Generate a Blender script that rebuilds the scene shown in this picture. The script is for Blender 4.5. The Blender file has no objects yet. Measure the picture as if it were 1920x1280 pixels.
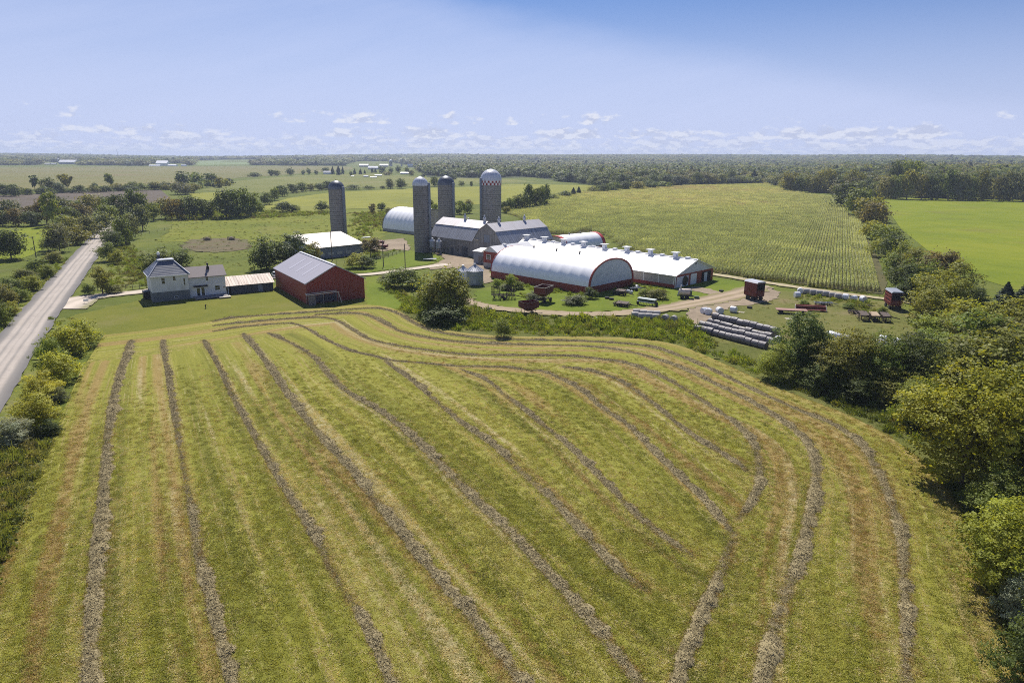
import bpy, math, random
import numpy as np
from mathutils import Vector, Matrix
from mathutils.geometry import tessellate_polygon
R = math.radians
S = bpy.context.scene
C = S.collection

# ------------------------------------------------------------------ camera
HC = 34.0                                   # drone height in metres
FPX, CX, CY = 1280.0, 960.0, 640.0          # survey of the photograph: focal length and centre
PIT, ROLL = math.atan((640 - 293) / FPX), R(0.3)
cp, sp, cr, sr = math.cos(PIT), math.sin(PIT), math.cos(ROLL), math.sin(ROLL)
cam_d = bpy.data.cameras.new('camera')
cam_d.sensor_width, cam_d.lens = 36, 24
cam_d.clip_start, cam_d.clip_end = 0.5, 40000
cam = bpy.data.objects.new('camera', cam_d); C.objects.link(cam)
_r = Vector((cr, sr * sp, sr * cp)); _u = Vector((-sr, cr * sp, cr * cp)); _b = _r.cross(_u)
cam.matrix_world = Matrix(((_r.x, _u.x, _b.x, 0), (_r.y, _u.y, _b.y, 0), (_r.z, _u.z, _b.z, HC), (0, 0, 0, 1)))
S.camera = cam

# ------------------------------------------------------------------ sky, sun, exposure
SUN_EL, SUN_AZ = 50.0, -8.0                 # azimuth from +Y towards +X
VS = S.view_settings
S.display_settings.display_device = 'sRGB'
VS.view_transform = 'Standard'; VS.look = 'None'; VS.gamma = 1; VS.exposure = 0.55
try: VS.use_curve_mapping = False
except Exception: pass
sun_d = bpy.data.lights.new('sun', 'SUN'); sun_d.energy = 4.6; sun_d.angle = R(0.53); sun_d.color = (1, .945, .86)
sun = bpy.data.objects.new('sun', sun_d); C.objects.link(sun)
_sd = Vector((math.sin(R(SUN_AZ)) * math.cos(R(SUN_EL)), math.cos(R(SUN_AZ)) * math.cos(R(SUN_EL)), math.sin(R(SUN_EL))))
sun.rotation_euler = _sd.to_track_quat('Z', 'Y').to_euler(); sun.location = (0, 100, 200)

class NT:
    """small wrapper: nodes by short calls"""
    def __init__(s, tree): s.t = tree; s.t.nodes.clear()
    def n(s, typ, props=None, **inp):
        nd = s.t.nodes.new(typ)
        for k, v in (props or {}).items(): setattr(nd, k, v)
        for k, v in inp.items():
            key = k.replace('_', ' ')
            if key[-1:].isdigit() and key not in nd.inputs: sock = nd.inputs[int(key[-1])]
            else: sock = nd.inputs[key]
            if isinstance(v, bpy.types.NodeSocket): s.t.links.new(v, sock)
            elif v is not None: sock.default_value = v
        return nd
    def math(s, op, a, b=None, c=None, clamp=False):
        nd = s.t.nodes.new('ShaderNodeMath'); nd.operation = op; nd.use_clamp = clamp
        for i, v in enumerate((a, b, c)):
            if v is None: continue
            if isinstance(v, bpy.types.NodeSocket): s.t.links.new(v, nd.inputs[i])
            else: nd.inputs[i].default_value = v
        return nd.outputs[0]
    def mix(s, f, a, b, mode='MIX'):
        nd = s.t.nodes.new('ShaderNodeMix'); nd.data_type = 'RGBA'; nd.blend_type = mode; nd.clamp_factor = True
        for i, v in ((0, f), (6, a), (7, b)):
            if isinstance(v, bpy.types.NodeSocket): s.t.links.new(v, nd.inputs[i])
            else: nd.inputs[i].default_value = v if i == 0 else (*v[:3], 1)
        return nd.outputs[2]
    def ramp(s, f, stops, interp='LINEAR'):
        nd = s.t.nodes.new('ShaderNodeValToRGB'); cr_ = nd.color_ramp; cr_.interpolation = interp
        while len(cr_.elements) < len(stops): cr_.elements.new(0.5)
        for e, (p, c) in zip(cr_.elements, stops):
            e.position = p; e.color = (c, c, c, 1) if isinstance(c, (int, float)) else (*c[:3], 1)
        s.t.links.new(f, nd.inputs[0]); return nd.outputs[0]
    def step(s, f, a, b):
        nd = s.t.nodes.new('ShaderNodeMapRange'); nd.interpolation_type = 'SMOOTHSTEP'
        s.t.links.new(f, nd.inputs[0]); nd.inputs[1].default_value = a; nd.inputs[2].default_value = b
        return nd.outputs[0]
    def noise(s, vec, scale, detail=4, rough=.55, dim='3D', dist=0.0):
        nd = s.n('ShaderNodeTexNoise', {'noise_dimensions': dim}, Scale=scale, Detail=detail, Roughness=rough, Distortion=dist)
        if vec is not None: s.t.links.new(vec, nd.inputs['Vector'])
        return nd.outputs['Fac']
    def mapv(s, vec, sc=(1, 1, 1), rot=(0, 0, 0), loc=(0, 0, 0)):
        nd = s.n('ShaderNodeMapping'); s.t.links.new(vec, nd.inputs[0])
        nd.inputs['Scale'].default_value = sc; nd.inputs['Rotation'].default_value = rot; nd.inputs['Location'].default_value = loc
        return nd.outputs[0]
    def sep(s, vec):
        nd = s.n('ShaderNodeSeparateXYZ'); s.t.links.new(vec, nd.inputs[0]); return nd.outputs
    def comb(s, x, y, z):
        nd = s.n('ShaderNodeCombineXYZ')
        for i, v in enumerate((x, y, z)):
            if isinstance(v, bpy.types.NodeSocket): s.t.links.new(v, nd.inputs[i])
            else: nd.inputs[i].default_value = v
        return nd.outputs[0]

def build_sky():
    W = bpy.data.worlds.new('World'); S.world = W; W.use_nodes = True
    g = NT(W.node_tree)
    sky = g.n('ShaderNodeTexSky', {'sky_type': 'NISHITA'})
    sky.sun_disc = False; sky.sun_elevation = R(SUN_EL); sky.sun_rotation = R(SUN_AZ)
    sky.altitude = 100; sky.air_density = 1.0; sky.dust_density = 0.6; sky.ozone_density = 2.5
    d = g.n('ShaderNodeTexCoord').outputs['Generated']
    x, y, z = g.sep(d)
    az = g.math('ARCTAN2', x, y); el = g.math('ARCSINE', z)
    # thin cirrus veil with a soft straight edge, denser to the left
    e = g.math('SUBTRACT', g.math('ADD', g.math('MULTIPLY', az, 0.207), el), 0.185)
    wob = g.math('MULTIPLY', g.math('SUBTRACT', g.noise(g.comb(g.math('MULTIPLY', az, 3.0), g.math('MULTIPLY', el, 9.0), 0), 1.3, 4), .5), .06)
    edge = g.step(g.math('ADD', e, wob), 0.016, -0.040)
    str_ = g.noise(g.comb(g.math('MULTIPLY', g.math('ADD', az, g.math('MULTIPLY', el, 2.2)), 1.0), g.math('MULTIPLY', g.math('SUBTRACT', el, g.math('MULTIPLY', az, .28)), 11), 0), 2.0, 6, .6)
    veil = g.math('MULTIPLY', edge, g.math('ADD', .22, g.math('MULTIPLY', str_, .44)))
    low = g.step(el, .25, .02)
    base = g.mix(1.0, sky.outputs[0], (.32, .45, .70), 'MULTIPLY')
    base = g.mix(g.math('MULTIPLY', low, .80), base, (4.95, 5.5, 7.9))
    base = g.mix(veil, base, (5.25, 5.9, 8.2))
    # small fair-weather cumulus, flat-bottomed, in rows just above the horizon
    def band(e0, e1, sc, seed, th, squash):
        vec = g.comb(g.math('MULTIPLY', az, sc), g.math('MULTIPLY', el, sc * squash), seed)
        f = g.noise(vec, 1.0, 7, .58)
        big = g.noise(g.comb(g.math('MULTIPLY', az, sc * .28), seed, 0), 1.0, 2)
        win = g.math('MULTIPLY', g.step(el, e0 - .004, e0 + .004), g.step(el, e1, e0 + .3 * (e1 - e0)))
        lift = g.math('MULTIPLY', g.math('SUBTRACT', big, .5), .9)
        v = g.math('ADD', f, g.math('ADD', lift, g.math('MULTIPLY', g.math('SUBTRACT', win, 1), .5)))
        m = g.step(v, th - .02, th + .16)
        # underside greyer than the top
        f2 = g.noise(g.comb(g.math('MULTIPLY', az, sc), g.math('MULTIPLY', g.math('ADD', el, .006), sc * squash), seed), 1.0, 7, .58)
        lit = g.step(g.math('SUBTRACT', f, f2), -.05, .06)
        return m, lit
    col = base
    for (e0, e1, sc, seed, th, sq, op) in ((.001, .026, 70, 3.1, .38, 2.9, .42), (.010, .040, 50, 9.4, .40, 2.6, .50), (.022, .050, 38, 5.7, .44, 2.2, .68), (.040, .080, 34, 21.3, .59, 2.0, .85)):
        m, lit = band(e0, e1, sc, seed, th, sq)
        cc = g.mix(lit, (4.5, 4.9, 6.4), (6.9, 7.1, 7.9))
        col = g.mix(g.math('MULTIPLY', m, op), col, cc)
    bg = g.n('ShaderNodeBackground', Color=col, Strength=0.080)
    out = g.n('ShaderNodeOutputWorld'); g.t.links.new(bg.outputs[0], out.inputs[0])
build_sky()
S.render.engine = 'CYCLES'
cy = S.cycles
cy.use_denoising = False; cy.denoising_prefilter = 'NONE'; cy.denoising_input_passes = 'RGB_ALBEDO_NORMAL'; cy.use_adaptive_sampling = False
cy.max_bounces = 8; cy.diffuse_bounces = 3; cy.glossy_bounces = 2; cy.transmission_bounces = 4; cy.transparent_max_bounces = 4; cy.volume_bounces = 0
cy.sample_clamp_indirect = 3; cy.filter_width = 1.0

# ------------------------------------------------------------------ survey helpers
def H(x, y):
    r = math.hypot(x, y)
    t = min(1, max(0, (r - 1900) / 3600)); t = t * t * (3 - 2 * t)
    a = math.atan2(x, y); q = min(1, max(0, (r - 560) / 420)) * min(1, max(0, (a - .36) / .14)); q = q * q * (3 - 2 * q) * 9
    return q + t * (24 + 7 * math.sin(x * .0011 + 1) + 5 * math.sin(x * .0023 + y * .0007) + 8 * math.sin(x * .00062 + .5))
def P(px, py, z=0.0):
    """ground point that stands at a pixel of the 1920 px photograph"""
    u, v = (px - CX) / FPX, (CY - py) / FPX
    u, v = u * cr - v * sr, u * sr + v * cr
    d = (u, cp + v * sp, -sp + v * cp)
    if d[2] > -.004: d = (d[0], d[1], -.004)
    t = (z - HC) / d[2]
    for _ in range(12):
        h = H(d[0] * t, d[1] * t)
        if h < .01: break
        t += ((z + h - HC) / d[2] - t) * .5
    return (d[0] * t, d[1] * t)
def proj(x, y, z):
    z -= HC
    dep, up = y * cp - z * sp, y * sp + z * cp
    u, v = x / dep, up / dep
    return (CX + FPX * (u * cr + v * sr), CY - FPX * (-u * sr + v * cr))
def HT(p, py):
    h0 = H(*p); lo, hi = 0, 60
    for _ in range(40):
        m = (lo + hi) / 2
        if proj(p[0], p[1], h0 + m)[1] > py: lo = m
        else: hi = m
    return lo
def mpp(p): return (p[1] * cp + HC * sp) / FPX       # metres per photo pixel at p
def poly(*px): return [P(*q) for q in px]

# ------------------------------------------------------------------ object helpers
class MB:
    def __init__(s): s.v = []; s.f = []
    def face(s, *pts):
        i = len(s.v); s.v += [tuple(p) for p in pts]; s.f.append(tuple(range(i, i + len(pts)))); return s
    def hexa(s, b, t):
        i = len(s.v); s.v += [tuple(p) for p in b] + [tuple(p) for p in t]
        s.f += [(i + 3, i + 2, i + 1, i), (i + 4, i + 5, i + 6, i + 7)] + [(i + k, i + (k + 1) % 4, i + 4 + (k + 1) % 4, i + 4 + k) for k in range(4)]
        return s
    def box(s, x0, x1, y0, y1, z0, z1):
        return s.hexa([(x0, y0, z0), (x1, y0, z0), (x1, y1, z0), (x0, y1, z0)], [(x0, y0, z1), (x1, y0, z1), (x1, y1, z1), (x0, y1, z1)])
    def slab(s, a, b, c, d, t=.12):
        """sheet a-b-c-d thickened downwards"""
        return s.hexa([(p[0], p[1], p[2] - t) for p in (a, b, c, d)], [a, b, c, d])
    def prism(s, prof, y0, y1, axis='y'):
        """profile (a,z) extruded along y (a = x) or along x (a = y)"""
        k = len(prof); i = len(s.v)
        for q in (y0, y1): s.v += [((a, q, z) if axis == 'y' else (q, a, z)) for a, z in prof]
        s.f.append(tuple(range(i + k - 1, i - 1, -1))); s.f.append(tuple(range(i + k, i + 2 * k)))
        s.f += [(i + j, i + (j + 1) % k, i + k + (j + 1) % k, i + k + j) for j in range(k)]
        return s
    def lathe(s, prof, n=24, c=(0, 0, 0), cap=True):
        i = len(s.v); k = len(prof)
        for r, z in prof: s.v += [(c[0] + r * math.cos(2 * math.pi * j / n), c[1] + r * math.sin(2 * math.pi * j / n), c[2] + z) for j in range(n)]
        for a in range(k - 1):
            s.f += [(i + a * n + j, i + a * n + (j + 1) % n, i + (a + 1) * n + (j + 1) % n, i + (a + 1) * n + j) for j in range(n)]
        if cap:
            s.f.append(tuple(i + (k - 1) * n + j for j in range(n))); s.f.append(tuple(i + n - 1 - j for j in range(n)))
        return s
    def tube(s, p, q, r=.05, n=6, r2=None):
        p, q = Vector(p), Vector(q); d = (q - p).normalized(); a = d.orthogonal().normalized(); b = d.cross(a); i = len(s.v); r2 = r if r2 is None else r2
        for o, rr in ((p, r), (q, r2)):
            s.v += [tuple(o + a * (rr * math.cos(2 * math.pi * j / n)) + b * (rr * math.sin(2 * math.pi * j / n))) for j in range(n)]
        s.f += [(i + j, i + (j + 1) % n, i + n + (j + 1) % n, i + n + j) for j in range(n)]
        s.f += [tuple(i + n - 1 - j for j in range(n)), tuple(i + n + j for j in range(n))]
        return s
    def wheel(s, c, r, w, axis='y', n=18):
        prof = [(r * .55, -w / 2), (r * .93, -w / 2), (r, -w * .3), (r, w * .3), (r * .93, w / 2), (r * .55, w / 2)]
        i0 = len(s.v); s.lathe(prof, n, (0, 0, 0))
        for k in range(i0, len(s.v)):
            x, y, z = s.v[k]; s.v[k] = (c[0] + x, c[1] + z, c[2] + y) if axis == 'y' else (c[0] + z, c[1] + x, c[2] + y)
        return s
    def build(s, name, mat, parent=None, smooth=False):
        me = bpy.data.meshes.new(name); me.from_pydata(s.v, [], s.f); me.update()
        if mat: me.materials.append(mat)
        if smooth: me.polygons.foreach_set('use_smooth', [True] * len(me.polygons))
        o = bpy.data.objects.new(name, me); C.objects.link(o)
        if parent: o.parent = parent
        return o
def fast_mesh(name, V, F, mat=None, smooth=False):
    """numpy vertices (n,3) and quads/tris (m,k)"""
    me = bpy.data.meshes.new(name); k = F.shape[1]
    me.vertices.add(len(V)); me.vertices.foreach_set('co', V.astype(np.float32).ravel())
    me.loops.add(F.size); me.loops.foreach_set('vertex_index', F.astype(np.int32).ravel())
    me.polygons.add(len(F)); me.polygons.foreach_set('loop_start', np.arange(0, F.size, k, dtype=np.int32))
    me.polygons.foreach_set('loop_total', np.full(len(F), k, dtype=np.int32))
    if smooth: me.polygons.foreach_set('use_smooth', np.ones(len(F), dtype=bool))
    me.update(calc_edges=True)
    if mat: me.materials.append(mat)
    return me
def tag(o, label, cat, group=None, kind=None):
    if label: o['label'] = label
    if cat: o['category'] = cat
    if group: o['group'] = group
    if kind: o['kind'] = kind
    return o
def thing(name, label, cat, loc=(0, 0, 0), rot=0, group=None):
    o = bpy.data.objects.new(name, None); C.objects.link(o); o.empty_display_size = .5
    o.location = (loc[0], loc[1], loc[2] if len(loc) > 2 else 0); o.rotation_euler = (0, 0, R(rot))
    return tag(o, label, cat, group)
def structure(o): o['kind'] = 'structure'; return o
def copy_tree(o, parent=None):
    c = o.copy(); C.objects.link(c); c.parent = parent
    for ch in o.children: copy_tree(ch, c)
    return c

# ------------------------------------------------------------------ materials
MATS = {}
def surf(name, col, rough=.7, var=.12, scale=2.0, metal=0.0, bump=.0, bscale=20, stretch=(1, 1, 1), dirt=None, dirt_amt=.4, spec=.4, fine=.06):
    """general painted / wooden / metal surface: two noises in the colour, optional dirt, fine bump"""
    m = bpy.data.materials.new(name); m.use_nodes = True; g = NT(m.node_tree)
    co = g.n('ShaderNodeTexCoord').outputs['Object']; co = g.mapv(co, stretch)
    n1, n2 = g.noise(co, scale, 5), g.noise(co, scale * 9, 3)
    k = g.math('ADD', g.math('MULTIPLY', g.math('SUBTRACT', n1, .5), var * 2), g.math('MULTIPLY', g.math('SUBTRACT', n2, .5), fine * 4))
    c = g.mix(1.0, col, g.comb(g.math('ADD', k, 1), g.math('ADD', k, 1), g.math('ADD', k, 1)), 'MULTIPLY')
    if dirt: c = g.mix(g.math('MULTIPLY', g.step(g.noise(co, scale * .8, 6, .65), .48, .68), dirt_amt), c, dirt)
    b = g.n('ShaderNodeBsdfPrincipled', Base_Color=c, Roughness=rough, Metallic=metal)
    b.inputs['Specular IOR Level'].default_value = spec
    if bump:
        bp = g.n('ShaderNodeBump', Strength=bump, Distance=.03, Height=g.noise(co, bscale, 4)); g.t.links.new(bp.outputs[0], b.inputs['Normal'])
    out = g.n('ShaderNodeOutputMaterial'); g.t.links.new(b.outputs[0], out.inputs[0])
    MATS[name] = m; return m
def ribbed(name, col, axis=0, pitch=.75, rough=.4, metal=.0, var=.1, dark=.78, dirt=None, dirt_amt=.5, streak=3.0, spec=.5, panels=0.0):
    """sheet metal or boards with ribs across one local axis"""
    m = bpy.data.materials.new(name); m.use_nodes = True; g = NT(m.node_tree)
    co = g.n('ShaderNodeTexCoord').outputs['Object']; xyz = g.sep(co); a = xyz[axis]
    fr = g.math('FRACT', g.math('DIVIDE', a, pitch)); rib = g.step(g.math('ABSOLUTE', g.math('SUBTRACT', fr, .5)), .36, .46)
    cell = g.math('FLOOR', g.math('DIVIDE', a, pitch))
    wn = g.n('ShaderNodeTexWhiteNoise', {'noise_dimensions': '1D'}); g.t.links.new(cell, wn.inputs['W'])
    sc = [.35, .35, .35]; sc[axis] = streak
    n1 = g.noise(g.mapv(co, tuple(sc)), 1.0, 5); n2 = g.noise(co, 6, 4)
    k = g.math('ADD', g.math('MULTIPLY', g.math('SUBTRACT', n1, .5), var * 2.4), g.math('MULTIPLY', g.math('SUBTRACT', n2, .5), var))
    k = g.math('ADD', k, g.math('MULTIPLY', g.math('SUBTRACT', wn.outputs['Value'], .5), panels))
    k = g.math('MULTIPLY', g.math('ADD', k, 1), g.math('SUBTRACT', 1, g.math('MULTIPLY', rib, 1 - dark)))
    c = g.mix(1.0, col, g.comb(k, k, k), 'MULTIPLY')
    if dirt: c = g.mix(g.math('MULTIPLY', g.step(g.noise(g.mapv(co, tuple(s_ * .6 for s_ in sc)), 1.3, 6, .65), .45, .66), dirt_amt), c, dirt)
    b = g.n('ShaderNodeBsdfPrincipled', Base_Color=c, Roughness=rough, Metallic=metal); b.inputs['Specular IOR Level'].default_value = spec
    bp = g.n('ShaderNodeBump', Strength=.5, Distance=.05, Height=rib); g.t.links.new(bp.outputs[0], b.inputs['Normal'])
    out = g.n('ShaderNodeOutputMaterial'); g.t.links.new(b.outputs[0], out.inputs[0])
    MATS[name] = m; return m
def stave(name, col, r):
    """concrete stave silo: courses and hoops, stains running down"""
    m = bpy.data.materials.new(name); m.use_nodes = True; g = NT(m.node_tree)
    co = g.n('ShaderNodeTexCoord').outputs['Object']; x, y, z = g.sep(co)
    an = g.math('ARCTAN2', y, x)
    u = g.math('MULTIPLY', an, r / .5); vcell = g.math('DIVIDE', z, .75)
    row = g.math('FLOOR', vcell); uu = g.math('ADD', u, g.math('MULTIPLY', row, .5))
    wn = g.n('ShaderNodeTexWhiteNoise', {'noise_dimensions': '2D'}); g.t.links.new(g.comb(g.math('FLOOR', uu), row, 0), wn.inputs['Vector'])
    line = g.step(g.math('ABSOLUTE', g.math('SUBTRACT', g.math('FRACT', vcell), .5)), .40, .47)
    ul = g.step(g.math('ABSOLUTE', g.math('SUBTRACT', g.math('FRACT', uu), .5)), .43, .49)
    st = g.noise(g.comb(g.math('MULTIPLY', an, 6), 0, g.math('MULTIPLY', z, .09)), 1.4, 5)
    k = g.math('ADD', .84, g.math('ADD', g.math('MULTIPLY', wn.outputs['Value'], .2), g.math('MULTIPLY', g.math('SUBTRACT', st, .5), .8)))
    k = g.math('MULTIPLY', k, g.math('SUBTRACT', 1, g.math('MULTIPLY', line, .38))); k = g.math('MULTIPLY', k, g.math('SUBTRACT', 1, g.math('MULTIPLY', ul, .18)))
    c = g.mix(1.0, col, g.comb(k, k, k), 'MULTIPLY')
    b = g.n('ShaderNodeBsdfPrincipled', Base_Color=c, Roughness=.85)
    bp = g.n('ShaderNodeBump', Strength=.6, Distance=.06, Height=line); g.t.links.new(bp.outputs[0], b.inputs['Normal'])
    out = g.n('ShaderNodeOutputMaterial'); g.t.links.new(b.outputs[0], out.inputs[0]); return m
def leafmat(name, col, trans=.40, hue=.10, gloss=.25, inst=False):
    m = bpy.data.materials.new(name); m.use_nodes = True; g = NT(m.node_tree)
    geo = g.n('ShaderNodeNewGeometry'); oi = g.n('ShaderNodeObjectInfo')
    rnd = geo.outputs['Random Per Island']
    tone = g.n('ShaderNodeAttribute', {'attribute_type': 'INSTANCER', 'attribute_name': 'tone'}).outputs['Color'] if inst else oi.outputs['Color']
    c = g.mix(1.0, col, tone, 'MULTIPLY')
    pos = geo.outputs['Position']; patch = g.noise(pos, .35, 3)
    k = g.math('ADD', .54, g.math('ADD', g.math('MULTIPLY', rnd, .30), g.math('MULTIPLY', patch, .8)))
    k = g.math('MULTIPLY', k, g.math('ADD', .82, g.math('MULTIPLY', g.n('ShaderNodeAttribute', {'attribute_name': 'clump'}).outputs['Fac'], .55)))
    ko = g.math('ADD', .82, g.math('MULTIPLY', oi.outputs['Random'], .36))
    k = g.math('MULTIPLY', k, ko)
    kr = g.math('MULTIPLY', k, g.math('ADD', 1 - hue, g.math('MULTIPLY', g.noise(pos, .8, 2), hue * 2.4)))
    c = g.mix(1.0, c, g.comb(kr, k, g.math('MULTIPLY', k, .95)), 'MULTIPLY')
    d = g.n('ShaderNodeBsdfPrincipled', Base_Color=c, Roughness=.6); d.inputs['Specular IOR Level'].default_value = gloss
    t = g.n('ShaderNodeBsdfTranslucent', Color=g.mix(1.0, c, (1.5, 1.35, .7), 'MULTIPLY'))
    ms = g.n('ShaderNodeMixShader', Fac=trans); g.t.links.new(d.outputs[0], ms.inputs[1]); g.t.links.new(t.outputs[0], ms.inputs[2])
    out = g.n('ShaderNodeOutputMaterial'); g.t.links.new(ms.outputs[0], out.inputs[0]); return m
def grass(name, cols, patch=.05, fine=1.2, dry=(.2, .15, .06), dry_amt=.4, bump=.6, streak=None, seed=0.0, dscale=None):
    """grassland: three greens, dry patches and a tufty grain; streak=(angle, pitch) adds mowing or drill lines"""
    m = bpy.data.materials.new(name); m.use_nodes = True; g = NT(m.node_tree)
    co = g.mapv(g.n('ShaderNodeNewGeometry').outputs['Position'], loc=(seed, seed * 1.7, 0))
    a, b_, c_ = g.noise(co, patch, 5, .6), g.noise(co, patch * 6, 5, .6), g.noise(co, fine, 5, .65)
    f = g.math('ADD', g.math('MULTIPLY', a, .5), g.math('ADD', g.math('MULTIPLY', b_, .3), g.math('MULTIPLY', c_, .2)))
    c = g.ramp(f, ((.36, cols[0]), (.5, cols[1]), (.63, cols[2])))
    dr = g.math('MULTIPLY', g.step(g.noise(co, dscale or patch * 1.7, 6, .62), .52, .70), dry_amt)
    c = g.mix(dr, c, dry)
    gr = g.noise(co, fine * 2.6, 4, .7); k = g.math('ADD', .55, g.math('MULTIPLY', gr, .9))
    c = g.mix(1.0, c, g.comb(k, k, k), 'MULTIPLY')
    h = g.math('ADD', c_, gr)
    if streak:
        ang, pitch, amt = streak
        v = g.mapv(co, (1, 1, 1), (0, 0, R(ang)))
        w = g.noise(g.mapv(v, (1 / pitch, .02, 1)), 1.0, 3, .6)
        k2 = g.math('ADD', 1 - amt / 2, g.math('MULTIPLY', w, amt)); c = g.mix(1.0, c, g.comb(k2, k2, k2), 'MULTIPLY')
    b = g.n('ShaderNodeBsdfPrincipled', Base_Color=c, Roughness=.95); b.inputs['Specular IOR Level'].default_value = .12
    bp = g.n('ShaderNodeBump', Strength=bump, Distance=.25, Height=h); g.t.links.new(bp.outputs[0], b.inputs['Normal'])
    out = g.n('ShaderNodeOutputMaterial'); g.t.links.new(b.outputs[0], out.inputs[0]); MATS[name] = m; return m
# ------------------------------------------------------------------ vegetation builders
LEAF = leafmat('leaf', (.95, 1.0, .9)); LEAF_MASS = leafmat('leaf_mass', (.95, 1.0, .9), inst=True)
NEEDLE = leafmat('needle', (.9, 1.0, .95), trans=.18, hue=.05)
BARK = surf('bark', (.12, .09, .065), .95, .3, 3, stretch=(1, 1, .2), bump=.6)
def cards(cen, nrm, size, rng, aspect=1.0, up=None):
    """one small quad per centre, facing nrm"""
    n = len(cen); nrm = nrm / (np.linalg.norm(nrm, axis=1, keepdims=True) + 1e-9)
    t = np.cross(nrm, rng.normal(size=(n, 3)) if up is None else up); t /= np.linalg.norm(t, axis=1, keepdims=True) + 1e-9
    b = np.cross(nrm, t); s = size[:, None] * .5
    t, b = t * s * aspect, b * s
    V = np.stack([cen - t * .55 - b, cen + t - b * .25, cen + t * .55 + b, cen - t + b * .25], 1).reshape(-1, 3)
    return V, np.arange(4 * n).reshape(n, 4)
def crown_mesh(name, seed, n, leaf, kind='round', mat=None):
    """foliage of a tree one unit tall and about one wide: many clumps of small leaves round a hollow"""
    rng = np.random.default_rng(seed); K = {'round': 46, 'bush': 34, 'vase': 30, 'open': 30, 'tall': 40, 'willow': 44}.get(kind, 40)
    if kind == 'cone':
        z = rng.random(n) ** .75; ring = np.floor(z * 16) / 16 + .035; z = np.clip(.04 + .96 * (z * .35 + ring * .65), 0, 1)
        rad = (1 - z) ** .85 * .50 * (.55 + .45 * rng.random(n)) * (1 + .15 * np.sin(z * 95)); a = rng.random(n) * 2 * np.pi
        rad *= 1 + .22 * np.sin(a * 5 + ring * 40)
        cen = np.stack([rad * np.cos(a), rad * np.sin(a), z - rad * .22], 1)
        nr = np.stack([np.cos(a), np.sin(a), np.full(n, .7)], 1) + rng.normal(size=(n, 3)) * .45
        V, F = cards(cen, nr, leaf * (.6 + rng.random(n) * .8), rng, 1.3)
        return fast_mesh(name, V, F, mat or NEEDLE)
    cl = []
    while len(cl) < K:
        d = rng.normal(size=3); d /= np.linalg.norm(d); rr = rng.random() ** .28
        if kind == 'round': c = np.array([d[0] * .37 * rr, d[1] * .37 * rr, .45 + d[2] * .43 * rr]); r = .06 + rng.random() ** 1.5 * .16
        elif kind == 'tall': c = np.array([d[0] * .34 * rr, d[1] * .34 * rr, .48 + d[2] * .44 * rr]); r = .09 + rng.random() * .075
        elif kind == 'bush': c = np.array([d[0] * .40 * rr, d[1] * .40 * rr, .12 + abs(d[2]) * .72 * rr]); r = .10 + rng.random() * .10
        elif kind == 'willow': c = np.array([d[0] * .38 * rr, d[1] * .38 * rr, .46 + d[2] * .40 * rr]); r = .10 + rng.random() * .11
        elif kind == 'open': c = np.array([d[0] * .40 * rr, d[1] * .40 * rr, .56 + d[2] * .38 * rr]); r = .08 + rng.random() * .08
        else:
            h = .30 + .64 * rr * rng.random() ** .5; w = .06 + (h - .28) * .55; a = rng.random() * 6.28; q = rng.random() ** .5
            c = np.array([w * q * np.cos(a), w * q * np.sin(a), h]); r = .06 + rng.random() * .06
        if c[2] - r < .0: c[2] = r * .8
        cl.append((c, r))
    cl_c = np.array([c for c, _ in cl]); cl_r = np.array([r for _, r in cl]); w = cl_r ** 2; w /= w.sum()
    k = rng.choice(len(cl), n, p=w); d = rng.normal(size=(n, 3)); d /= np.linalg.norm(d, axis=1, keepdims=True)
    d[:, 2] = np.where((d[:, 2] < -.2) & (rng.random(n) < .55), -d[:, 2], d[:, 2])
    rad = cl_r[k] * (.45 + .62 * rng.random(n) ** .5) * (1 + .24 * rng.normal(size=n))
    cen = cl_c[k] + d * rad[:, None] * np.array([1.1, 1.1, .85])
    if n > 4000:                                                       # gather the leaves into sprays with gaps between them
        ns = 620 if n > 9000 else 380; pick = rng.choice(n, ns, replace=False); sp_, sd = cen[pick], d[pick]; sk = k[pick]
        j = rng.integers(0, ns, n); loose = rng.random(n) < .16
        g_ = rng.normal(size=(n, 3)) * np.array([.024, .024, .013]) * (1 if n > 9000 else 1.25)
        cen = np.where(loose[:, None], cen, sp_[j] + g_); d = np.where(loose[:, None], d, sd[j] * .6 + np.array([0, 0, .55])); k = np.where(loose, k, sk[j])
    mid = cl_c.mean(0); nr = d * .9 + (cen - mid) * .8 + np.array([0, 0, .35]) + rng.normal(size=(n, 3)) * .55
    # inner leaves that close the crown
    inn = rng.random(n) < .12; q = rng.normal(size=(n, 3)) * np.array([.16, .16, .17]) + mid; cen = np.where(inn[:, None], q, cen)
    if kind in ('bush', 'willow', 'round'): cen[:, 2] = np.abs(cen[:, 2]) + .01
    s = leaf * (.55 + rng.random(n) * .9)
    V, F = cards(cen, nr, s, rng, .8); me = fast_mesh(name, V, F, mat or LEAF)
    a = me.attributes.new('clump', 'FLOAT', 'POINT'); a.data.foreach_set('value', np.repeat(rng.random(len(cl))[k], 4).astype(np.float32)); return me
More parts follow.
